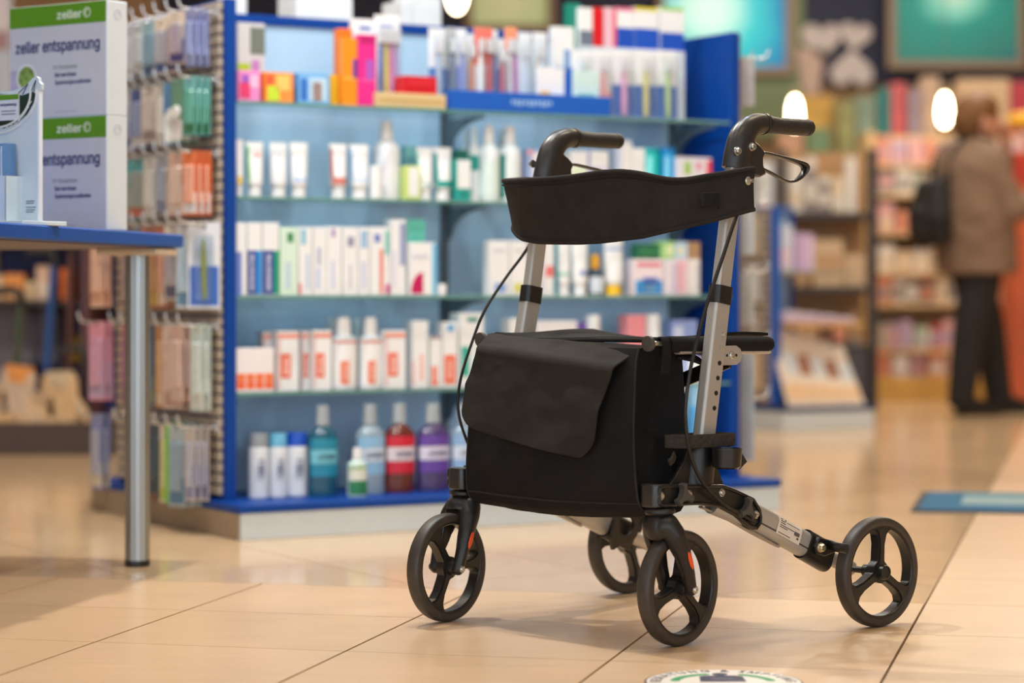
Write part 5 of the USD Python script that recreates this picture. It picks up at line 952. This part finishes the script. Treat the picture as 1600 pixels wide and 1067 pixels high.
for k in range(5):
    x = .075 + .078 * k
    box_on('magazine', f'white and brown magazine leaning on the small blue display, {ordinal(k)} from the left', 'magazine', q2(x, -.09, .1045), .11, .012, .37 - .016 * k, (226, 214, 202), [(.1, .9, .08, .3, (226, 190, 150)), (.35, .95, .42, .7, (150, 100, 80) if k % 2 else (196, 206, 214)), (0, 1, .85, 1, (236, 232, 226))], tilt=-24 - 2 * k)
for r, z in enumerate((.93, .72, .50, .34)):
    for j in range(3):
        y = .08 + .15 * j; c = ((206, 196, 180), (216, 220, 222), (190, 180, 176), (226, 200, 170))[(r + j) % 4]
        t = thing('hanging_pack', f'pack hung on the small blue display, {["front", "middle", "rear"][j]} column, {["top", "second", "third", "lowest"][r]} row', 'pack', q2(-.05, y, z - .01), GROT - 90)
        part(t, 'card', bx(-.05, .05, -.001, .001, -.15, .02), M(c, .45, vary=.04), smooth=False); part(t, 'blister', bx(-.035, .035, -.018, -.0012, -.13, -.03, .006), M(tuple(int(v * .85) for v in c), .3, vary=.1, scale=30), smooth=30)

# ------------------------------------------------------------------ wooden rack between the blue displays
def zat(v, Y): return EYE - (v - HOR) / F * Y
YR = 12.0; rx0, rx1 = PX(1146, 0, YR)[0], PX(1212, 0, YR)[0]
RK = thing('wooden_rack', 'narrow rack with orange-brown boards seen between the two blue displays', 'shelf', ((rx0 + rx1) / 2, YR, 0)); rw = (rx1 - rx0) / 2
part(RK, 'side', bx(-rw - .02, -rw, 0, .4, 0, 1.25, .003), M((150, 130, 110), .5)); part(RK, 'side', bx(rw, rw + .02, 0, .4, 0, 1.25, .003), M((110, 100, 92), .5)); part(RK, 'back', bx(-rw, rw, .38, .4, 0, 1.25), M((120, 116, 112), .6))
RZ = [.06, .32, zat(462, YR), zat(392, YR), zat(322, YR)]
for z in RZ: part(RK, 'board', bx(-rw, rw, 0, .38, z - .03, z, .003), M((206, 140, 80), .5))
k = 0
for z, hs in zip(RZ, ((.2, .16), (.12, .14), (.16, .10), (.15, .18), (.16, .22))):
    for j, h in enumerate(hs):
        c = [(224, 226, 224), (206, 210, 212), (226, 214, 196), (150, 156, 160), (216, 222, 226)][k % 5]; k += 1
        box_on('storage_box', f'{["left", "right"][j]} box on the {ordinal(RZ.index(z))} board from the floor of the wooden rack', 'box', ((rx0 + rx1) / 2 + (-.5 + j) * rw, YR + .02, z + .0005), rw * .8, .2, h, c, [(.1, .7, .3, .7, (196, 196, 190))], rz=0)

# ------------------------------------------------------------------ dark-framed shelf unit and the wall shelf with rows of goods
def rows(unit, Y, x0, x1, zs, depth, pal, where, hmin, hmax, wmin, wmax, seed):
    r_ = random.Random(seed)
    for ri, z in enumerate(zs):
        x = x0 + .01; j = 0
        while x < x1 - wmin:
            w = min(r_.uniform(wmin, wmax), x1 - x - .004); h = r_.uniform(hmin, hmax) * (1.0 if not isinstance(hmin, list) else 1)
            cname, c = r_.choice(pal[ri % len(pal)]); c2 = r_.choice(pal[ri % len(pal)])[1]
            lab = f'{cname} pack, {ordinal(j)} from the left on the ' + (where if len(zs) == 1 else f'{ordinal(ri)} board up of the {where}')
            t = thing('shelf_pack', lab, 'pack', (x + w / 2, Y + r_.uniform(.01, .05), z + .0006))
            if r_.random() < .3: roundel(t, w, h, TALC, c, TCAP, c2, [(.2, .55, c2, -70, 70)], oval=min(1, depth * .8 / w))
            else:
                part(t, 'carton_body', bx(-w / 2, w / 2, 0, depth * .6, 0, h, .003), M(c, .45, vary=.04), smooth=False)
                part(t, 'print_panel', bx(-w * .4, w * .4, -.0012, .0004, h * r_.uniform(.1, .25), h * r_.uniform(.4, .75)), M(c2, .45, vary=.04), smooth=False)
            x += w + r_.uniform(.003, .012); j += 1
CR, BE, TN, WT, PK, RD, BR, GY, LG, YL, LV, SAL = ('cream', (226, 206, 176)), ('beige', (206, 176, 140)), ('tan', (190, 150, 108)), ('white', (226, 220, 210)), ('pink', (222, 170, 170)), ('red', (196, 80, 64)), ('brown', (130, 84, 60)), ('grey', (150, 142, 138)), ('mint', (190, 206, 180)), ('yellow', (216, 184, 80)), ('lilac', (196, 172, 200)), ('salmon', (226, 150, 120))
YA = 12.3; ax0, ax1 = PX(1222, 0, YA)[0], PX(1364, 0, YA)[0]
UA = thing('dark_shelf_unit', 'shelf unit with a dark frame and wooden back behind the small blue display', 'shelf', ((ax0 + ax1) / 2, YA, 0)); aw = (ax1 - ax0) / 2
DK = M((58, 50, 50), .5); WD = M((190, 146, 100), .55, vary=.08, stretch=(1, 1, 8), scale=6)
for s in (-1, 1): part(UA, 'post', bx(s * aw - .025, s * aw + .025, 0, .05, 0, zat(232, YA), .004), DK)
part(UA, 'back', bx(-aw, aw, .36, .38, .05, zat(232, YA)), WD); part(UA, 'drawer_base', bx(-aw, aw, .0, .36, .0, .33, .004), M((62, 56, 60), .5)); part(UA, 'drawer_front', bx(-aw + .03, aw - .03, -.012, -.0002, .03, .30, .004), M((66, 60, 64), .45))
AZ_ = [.331, zat(448, YA), zat(332, YA)]
for z in AZ_[1:]: part(UA, 'board', bx(-aw, aw, -.02, .36, z - .035, z, .003), DK)
rows(UA, YA, ax0 + .03, ax1 - .03, AZ_[:1], .2, [[BR, TN, SAL, GY]], 'drawer base of the dark-framed unit', .12, .18, .05, .09, 3)
rows(UA, YA, ax0 + .03, ax1 - .03, AZ_[1:2], .2, [[BE, TN, BE, TN]], 'middle board of the dark-framed unit', .16, .26, .10, .16, 4)
rows(UA, YA, ax0 + .03, ax1 - .03, AZ_[2:3], .2, [[CR, WT, BE, GY, WT]], 'upper board of the dark-framed unit', .16, .30, .045, .09, 5)
YW = 13.6; wx0, wx1 = PX(1362, 0, YW)[0], PX(1660, 0, YW)[0]
UW = thing('wall_shelf', 'long light wooden wall shelf with many rows of small packs at the right', 'shelf', ((wx0 + wx1) / 2, YW, 0)); ww = (wx1 - wx0) / 2
WD2 = M((226, 192, 142), .5, vary=.06, stretch=(1, 1, 6), scale=5)
part(UW, 'plinth', bx(-ww, ww, -.05, .4, 0, .13, .004), M((206, 160, 78), .5)); part(UW, 'back', bx(-ww, ww, .38, .4, .13, zat(205, YW)), WD2)
for s in (-1, 1): part(UW, 'side', bx(s * ww - .02, s * ww + .02, 0, .4, .13, zat(205, YW), .003), WD2)
WZ = [zat(v, YW) for v in (590, 545, 474, 424, 362, 303, 256)]
for z in WZ: part(UW, 'board', bx(-ww + .02, ww - .02, .0, .38, z - .022, z, .003), WD2)
rows(UW, YW, wx0 + .03, wx1 - .03, WZ, .2, [[PK, LV, WT, SAL], [PK, LV, RD, PK, LG], [WT, CR, GY, SAL, WT], [CR, WT, BE, CR], [PK, SAL, CR, PK], [LG, WT, CR, GY, PK]], 'wooden wall shelf', .115, .165, .05, .10, 11)
# counter stock on the top boards, below the navy fascia
YT = 14.6; tx0, tx1 = PX(1216, 0, YT)[0], PX(1665, 0, YT)[0]
UT = thing('rear_counter', 'muted green rear counter carrying a row of mixed stock under the navy fascia', 'counter', ((tx0 + tx1) / 2, YT, 0)); tw2 = (tx1 - tx0) / 2
part(UT, 'counter_body', bx(-tw2, tw2, 0, .5, 0, zat(250, YT), .004), M((118, 140, 116), .6)); part(UT, 'counter_top', bx(-tw2 - .02, tw2 + .02, -.02, .52, zat(250, YT), zat(244, YT), .003), M((96, 112, 92), .5))
TOPR = [(1218, 1258, 205, (196, 150, 120), 'clay'), (1262, 1300, 200, (110, 140, 100), 'moss green'), (1255, 1310, 150, (196, 150, 60), 'ochre yellow'), (1312, 1338, 158, (150, 150, 96), 'olive'), (1340, 1372, 150, (130, 150, 130), 'grey green'), (1376, 1394, 138, (40, 130, 126), 'teal'), (1395, 1418, 130, (214, 96, 100), 'coral red'), (1422, 1442, 140, (170, 150, 160), 'mauve'), (1444, 1470, 120, (214, 180, 150), 'sand'), (1500, 1580, 124, (226, 190, 150), 'wide peach'), (1582, 1612, 128, (196, 60, 76), 'crimson'), (1614, 1650, 140, (190, 160, 130), 'beige')]
for i, (u0, u1, v, c, nm) in enumerate(TOPR):
    w = (u1 - u0) / F * YT; z = zat(244, YT) + .0006; ly = YT + (.25 if i == 2 else .05)
    box_on('stock_box', f'{nm} box on the green rear counter', 'box', ((u0 + u1) / 2 * 1.0 / F * YT - 800 / F * YT, ly, z), w, .16, zat(v, ly) - z, c, [(.15, .8, .3, .6, tuple(min(255, int(q * 1.1)) for q in c))], rz=0)
# tall promotional stand right of the person
PS = thing('promo_stand', 'orange-red promotion stand with a yellow round top beside the person', 'stand', (PX(1606, 0, 12.6)[0], 12.6, 0))
part(PS, 'stand_body', bx(-.09, .12, 0, .25, 0, zat(236, 12.6), .005), M((206, 96, 52), .5, vary=.1, scale=5)); part(PS, 'red_band', bx(-.092, .122, -.004, .0, zat(285, 12.6), zat(240, 12.6), .001), M((190, 50, 24), .5)); part(PS, 'neck', T(lathe([(.03, 0), (.03, .12), (0, .12)], 14), 0, .12, zat(236, 12.6)), M((226, 190, 180), .5))
part(PS, 'round_top', T(lathe([(.02, 0), (.06, .01), (.085, .04), (.075, .075), (.03, .09), (0, .09)], 22), 0, .12, zat(236, 12.6) + .12), M((236, 176, 20), .5))

# ------------------------------------------------------------------ pictures, hearts, lamps on and before the back wall
def zf(v, Y=WALLY - .1): return EYE - (v - HOR) / F * Y
def wx(u, Y=WALLY - .1): return (u - 800) / F * Y
def seascape(u0, u1, v1, ztop, rz, lab, sea, blobs, Yp=WALLY - .12):
    xa, xb = wx(u0, Yp), wx(u1, Yp); zb = zf(v1, Yp); w = xb - xa; h = ztop - zb
    t = thing('framed_picture', lab, 'picture', (xa, Yp, zb), rz); b = .055
    for n_, m in (('frame_rail', bx(0, w, -.03, .02, 0, b, .006)), ('frame_rail', bx(0, w, -.03, .02, h - b, h, .006)), ('frame_stile', bx(0, b, -.03, .02, b, h - b, .006)), ('frame_stile', bx(w - b, w, -.03, .02, b, h - b, .006))): part(t, n_, m, M((150, 124, 100), .5))
    part(t, 'canvas', bx(b, w - b, -.008, .0, b, h - b), sea, smooth=False)
    for cx, cz, rx, rz_, c in blobs:
        e = affinity.scale(Point(0, 0).buffer(1, 12), rx * w, rz_ * h, origin=(0, 0)); e = affinity.translate(e, cx * w, cz * h).intersection(sbox(b, b, w - b, h - b))
        part(t, 'painted_patch', T(R(ext(e, .0015), (1, 0, 0), 90), 0, -.0081, 0), c, smooth=False)
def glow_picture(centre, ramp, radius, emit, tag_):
    """a printed picture whose colour runs outwards from a bright spot, with soft blotches, its glow added as emission"""
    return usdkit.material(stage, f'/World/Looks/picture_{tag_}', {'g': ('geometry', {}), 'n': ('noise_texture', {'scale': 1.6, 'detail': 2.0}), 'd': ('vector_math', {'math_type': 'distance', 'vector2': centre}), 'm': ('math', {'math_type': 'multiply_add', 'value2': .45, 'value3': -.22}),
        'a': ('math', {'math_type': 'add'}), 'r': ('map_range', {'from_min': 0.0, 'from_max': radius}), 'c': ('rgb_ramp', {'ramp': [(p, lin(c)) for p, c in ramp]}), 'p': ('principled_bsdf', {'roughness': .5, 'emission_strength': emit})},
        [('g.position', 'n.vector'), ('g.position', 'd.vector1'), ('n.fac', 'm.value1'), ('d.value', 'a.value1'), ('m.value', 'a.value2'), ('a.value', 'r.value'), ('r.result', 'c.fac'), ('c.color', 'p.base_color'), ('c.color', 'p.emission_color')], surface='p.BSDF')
seascape(1026, 1240, 118, 2.95, 0, 'glowing blue and turquoise picture above the right end of the blue display', glow_picture((wx(1105), WALLY - .12, zf(8)), [(0, (226, 250, 240)), (.14, (190, 240, 226)), (.32, (40, 190, 196)), (.55, (10, 120, 170)), (1, (8, 70, 140))], 1.0, .7, 'blue'), [])
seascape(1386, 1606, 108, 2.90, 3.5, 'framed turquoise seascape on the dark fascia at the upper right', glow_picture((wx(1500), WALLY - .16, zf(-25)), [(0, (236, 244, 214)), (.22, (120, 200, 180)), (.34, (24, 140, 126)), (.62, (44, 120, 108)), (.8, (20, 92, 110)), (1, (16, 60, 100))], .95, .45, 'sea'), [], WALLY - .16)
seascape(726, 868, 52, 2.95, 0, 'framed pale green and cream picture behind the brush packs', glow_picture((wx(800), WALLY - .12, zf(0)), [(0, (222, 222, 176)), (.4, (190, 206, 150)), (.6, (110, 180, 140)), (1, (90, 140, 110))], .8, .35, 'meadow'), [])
seascape(470, 545, 60, 2.95, 0, 'framed dark tan picture behind the white cartons of the blue display', M((150, 120, 96), .5, vary=.2, scale=3), [])
def heart_poly(s):
    t = np.linspace(0, 2 * np.pi, 50)[:-1]; return Polygon(np.c_[16 * np.sin(t) ** 3, 13 * np.cos(t) - 5 * np.cos(2 * t) - 2 * np.cos(3 * t) - np.cos(4 * t)] * s / 17)
HM = M((196, 180, 172), .7, vary=.06)
for u, v, s, rot, lab in ((1283, 62, .142, 0, 'large pale heart cut-out on the navy fascia, left of two upright ones'), (1336, 56, .115, 8, 'smaller pale heart cut-out on the navy fascia, right of the large one'), (1330, 108, .150, 180, 'pale heart cut-out pointing up beneath the two upright hearts')):
    t = thing('heart_cutout', lab, 'heart', (wx(u, WALLY - .1), WALLY - .1, zf(v)))
    part(t, 'heart_board', R(R(ext(heart_poly(s), .02), (1, 0, 0), 90), (0, 1, 0), rot), HM, smooth=False); part(t, 'hanger', bx(-.004, .004, .001, .03, -.02, .02), M((120, 110, 104), .5))
t = thing('tapered_cutout', 'pale tapered cut-out hanging below the large heart', 'cut-out', (wx(1266, WALLY - .1), WALLY - .1, zf(110))); part(t, 'board', R(ext(Polygon([(-.08, .13), (.08, .13), (.05, -.15), (-.04, -.15)]).buffer(.01), .02), (1, 0, 0), 90), M((190, 160, 142), .7), smooth=False); part(t, 'hanger', bx(-.004, .004, .001, .03, -.02, .02), M((120, 110, 104), .5))
GLOW = M((255, 236, 196), .4, emit=26, vary=.01)
def pendant(u, v0, v1, Y, r, lab):
    z1, z0 = zat(v0, Y), zat(v1, Y); hgt = z1 - z0; x = (u - 800) / F * Y
    t = thing('pendant_lamp', lab, 'lamp', (x, Y, z0))
    part(t, 'glass_globe', lathe([(r * f, hgt * z) for f, z in ((0, 0), (.5, .04), (.85, .16), (1, .36), (.95, .6), (.75, .82), (.4, .97), (.2, 1), (0, 1))], 24), GLOW, smooth=60)
    part(t, 'lamp_socket', T(lathe([(r * .3, -.002), (r * .3, .04), (r * .1, .05), (0, .05)], 14), 0, 0, hgt), M((180, 160, 120), .4)); part(t, 'cord', rod([0, 0, hgt + .045], [0, 0, CEIL - z0 - .002], .0025, 6), M((120, 110, 100), .5))
pendant(1242, 150, 204, 13.2, .038, 'glowing pendant lamp above the near hand grip'); pendant(1476, 146, 198, 13.2, .038, 'glowing pendant lamp left of the person\'s head'); pendant(714, -70, 20, 13.2, .052, 'glowing pendant lamp at the top edge above the brush packs')

# ------------------------------------------------------------------ the person at the right, seen from behind in three-quarter view
PP = np.array([2.295, 11.95, 0.0]); PROT = 14.0
PER = thing('person', 'person in a brown-grey jacket and dark trousers standing in profile, hand raised to the face', 'person', PP, PROT)
def man(chains, ref=.018, it=10):
    m = m3.Manifold.batch_boolean([hull_chain(c, 18) for c in chains], m3.OpType.Add).refine_to_length(ref); t = tm(m); t.merge_vertices(); trimesh.smoothing.filter_taubin(t, iterations=it); return t
SKIN = M((206, 148, 120), .55, vary=.05, scale=20); JACK = M((128, 104, 86), .9, vary=.22, scale=90, bump=.4, bscale=300); TROU = M((28, 24, 24), .85, vary=.15); HAIR = M((112, 74, 34), .6, vary=.3, scale=60, stretch=(1, 1, .2)); SHOE = M((22, 19, 19), .5)
hd = (.015, 0, 1.465)
sk = [[(0, 0, 1.27, .058), (.008, 0, 1.36, .054), (.012, 0, 1.40, .06)], [(.0, 0, 1.475, .088), (.022, 0, 1.455, .082), (.045, 0, 1.40, .058), (.062, 0, 1.385, .042)], [(.075, 0, 1.485, .050), (.086, 0, 1.445, .040), (.082, 0, 1.40, .036)],
      [(.104, 0, 1.455, .014), (.122, 0, 1.430, .014), (.112, 0, 1.424, .015)], [(.108, 0, 1.398, .013), (.106, 0, 1.388, .014)], [(.005, -.083, 1.455, .018), (.0, -.086, 1.43, .016)], [(.005, .083, 1.455, .018), (.0, .086, 1.43, .016)],
      [(-.02, 0, 1.22, .09), (-.02, 0, .95, .12), (-.01, 0, .82, .12)],
      [(-.02, -.16, 1.22, .05), (.10, -.20, 1.02, .045), (.30, -.14, 1.06, .032), (.36, -.12, 1.09, .028)],
      [(-.02, .16, 1.22, .05), (.13, .20, 1.05, .045), (.20, .10, 1.26, .034), (.19, .05, 1.32, .028)],
      [(-.02, -.09, .82, .09), (-.08, -.10, .45, .06), (-.125, -.10, .09, .045), (-.07, -.10, .04, .035)], [(0, .09, .82, .09), (.11, .10, .45, .06), (.165, .10, .09, .045), (.225, .10, .04, .035)]]
def hand(wrist, f, up, s):
    """palm, four fingers and a thumb from the wrist along f, curling towards up"""
    w_, f, up = (np.array(q, float) for q in (wrist, f, up)); f /= np.linalg.norm(f); sd = np.cross(up, f); sd /= np.linalg.norm(sd); out = [[(*w_, .026), (*(w_ + f * .045), .026)], [(*(w_ + f * .03 + sd * .026), .018), (*(w_ + f * .085 + sd * .028), .013)], [(*(w_ + f * .03 - sd * .026), .018), (*(w_ + f * .085 - sd * .028), .013)]]
    for i, o in enumerate((-.030, -.010, .010, .030)):
        L_ = (.065, .075, .072, .055)[i]; b = w_ + f * .085 + sd * o; m_ = b + f * L_ * .5 + up * .008; e = m_ + f * L_ * .25 + up * L_ * .45; out.append([(*b, .0105), (*m_, .0095), (*e, .008)])
    b = w_ + f * .025 + sd * s * .034; out.append([(*b, .013), (*(b + f * .035 + sd * s * .022 + up * .01), .011), (*(b + f * .065 + sd * s * .018 + up * .022), .009)]); return out
sk += hand((.19, .05, 1.32), (-.25, -.25, .9), (-.8, 0, .1), 1) + hand((.36, -.12, 1.09), (.9, .2, .3), (0, .3, .9), -1)
part(PER, 'body', man(sk, .014, 8), SKIN, smooth=True)
for s in (-1, 1): 
    ep = part(PER, 'eye', T(trimesh.creation.icosphere(2, .011), .108, s * .030, 1.462), M((236, 232, 226), .3), smooth=True); part(ep, 'iris', T(trimesh.creation.icosphere(2, .006), .115, s * .030, 1.462), M((60, 44, 34), .3), smooth=True)
part(PER, 'mouth', T(R(lathe([(.0, -.003), (.014, -.002), (.014, .002), (0, .003)], 16), (0, 1, 0), 90), .118, 0, 1.392), M((170, 92, 84), .5), smooth=True)
hair = m3.Manifold.batch_boolean([hull_chain([(-.015, 0, 1.490, .100), (.018, 0, 1.500, .094)]), hull_chain([(-.045, 0, 1.455, .086), (-.045, 0, 1.41, .070), (-.04, 0, 1.375, .050)])] + [hull_chain([(.02 + .03 * math.cos(a), .06 * math.sin(a), 1.55, .03), (.06 + .02 * math.cos(a), .055 * math.sin(a), 1.53, .03)]) for a in (0, 1.2, -1.2)], m3.OpType.Add) - m3.Manifold.sphere(.09, 24).translate((.105, 0, 1.425))
hair = tm(hair.refine_to_length(.012)); hair.merge_vertices(); trimesh.smoothing.filter_taubin(hair, iterations=6); hair.vertices += (meshkit.fbm(hair.vertices * 60, 3, 4)[:, None] - .5) * .012; part(PER, 'hair', hair, HAIR, smooth=60)
jk = [[(-.04, -.10, 1.23, .125), (-.04, .10, 1.23, .125)], [(-.03, -.09, 1.20, .165), (-.02, -.07, .98, .180), (.0, -.06, .76, .178)], [(-.03, .09, 1.20, .165), (-.02, .07, .98, .180), (.0, .06, .76, .178)], [(-.01, 0, 1.30, .085), (-.005, 0, 1.345, .072)],
      [(-.02, -.17, 1.235, .085), (.09, -.215, 1.01, .075), (.27, -.15, 1.055, .056), (.325, -.132, 1.075, .050)], [(-.02, .17, 1.235, .085), (.12, .215, 1.04, .075), (.185, .12, 1.22, .058), (.187, .075, 1.275, .050)]]
jm = m3.Manifold.batch_boolean([hull_chain(c, 20) for c in jk], m3.OpType.Add)
jm = jm.trim_by_plane((0, 0, 1), .70).refine_to_length(.02); jt = tm(jm); jt.merge_vertices(); trimesh.smoothing.filter_taubin(jt, iterations=8)
nrm = jt.vertex_normals; jt.vertices += nrm * ((meshkit.fbm(jt.vertices * np.array([9, 9, 14]), 3, 2)[:, None] - .5) * .03); jp = part(PER, 'jacket', jt, JACK, smooth=60)
part(jp, 'collar', sweep(np.array([[-.002 + .085 * math.cos(a), .082 * math.sin(a), 1.335 + .012 * math.cos(a)] for a in np.linspace(0, 2 * math.pi, 30)]), (.014, .030), 10), M((96, 84, 76), .9, vary=.25, scale=80), smooth=60)
tr = [[(-.01, -.08, .80, .115), (-.03, -.09, .62, .105), (-.08, -.10, .42, .085), (-.125, -.10, .10, .068), (-.125, -.10, .075, .068)], [(0, .08, .80, .115), (.04, .09, .62, .105), (.11, .10, .42, .085), (.165, .10, .10, .068), (.165, .10, .075, .068)], [(-.01, -.07, .80, .11), (0, .07, .80, .11)]]
trm = m3.Manifold.batch_boolean([hull_chain(c, 20) for c in tr], m3.OpType.Add).trim_by_plane((0, 0, 1), .045).trim_by_plane((0, 0, -1), -.90).refine_to_length(.02); tt = tm(trm); tt.merge_vertices(); trimesh.smoothing.filter_taubin(tt, iterations=6); part(PER, 'trousers', tt, TROU, smooth=60)
for (x, y) in ((-.125, -.10), (.155, .10)):
    sh = m3.Manifold.batch_hull([m3.Manifold.sphere(.042, 18).translate((x, y, .045)), m3.Manifold.sphere(.040, 18).translate((x + .10, y, .042)), m3.Manifold.sphere(.030, 18).translate((x + .165, y, .032)), m3.Manifold.sphere(.034, 18).translate((x - .02, y, .085))]).trim_by_plane((0, 0, 1), .012).refine_to_length(.02)
    sp = part(PER, 'shoe', tm(sh), SHOE, smooth=50); part(sp, 'sole', bx(x - .045, x + .195, y - .042, y + .042, .0005, .0125, .004), M((40, 34, 30), .7))
BP = thing('backpack', 'small black backpack on the back of the person in the brown-grey jacket', 'backpack', PP, PROT)
bk = m3.Manifold.batch_hull([m3.Manifold.sphere(r, 20).translate(p) for r, p in ((.055, (-.235, -.08, 1.11)), (.055, (-.235, .08, 1.11)), (.075, (-.245, -.09, .97)), (.075, (-.245, .09, .97)), (.055, (-.23, -.09, .885)), (.055, (-.23, .09, .885)))]).refine_to_length(.02)
bt_ = tm(bk); trimesh.smoothing.filter_taubin(bt_, iterations=6); part(BP, 'pack_body', bt_, M((20, 19, 21), .7, vary=.2), smooth=60)
part(BP, 'front_pocket', tm(m3.Manifold.batch_hull([m3.Manifold.sphere(.03, 16).translate(p) for p in ((-.305, -.07, 1.0), (-.305, .07, 1.0), (-.300, -.07, .90), (-.300, .07, .90))])), M((26, 25, 27), .7), smooth=60)
for s in (-1, 1): part(BP, 'shoulder_strap', sweep(bez([(-.20, s * .09, 1.10), (-.17, s * .10, 1.29), (-.05, s * .105, 1.375), (.09, s * .105, 1.29), (.125, s * .11, 1.12), (.06, s * .16, .95), (-.17, s * .12, .90)], 30), 1, up=(0, 1, 0), prof=rrect(.006, .04, .002, 3)), M((24, 23, 25), .8), smooth=50)
part(BP, 'haul_loop', sweep(bez([(-.20, -.025, 1.155), (-.205, -.02, 1.19), (-.205, .02, 1.19), (-.20, .025, 1.155)], 12), .005, 8), M((24, 23, 25), .8))
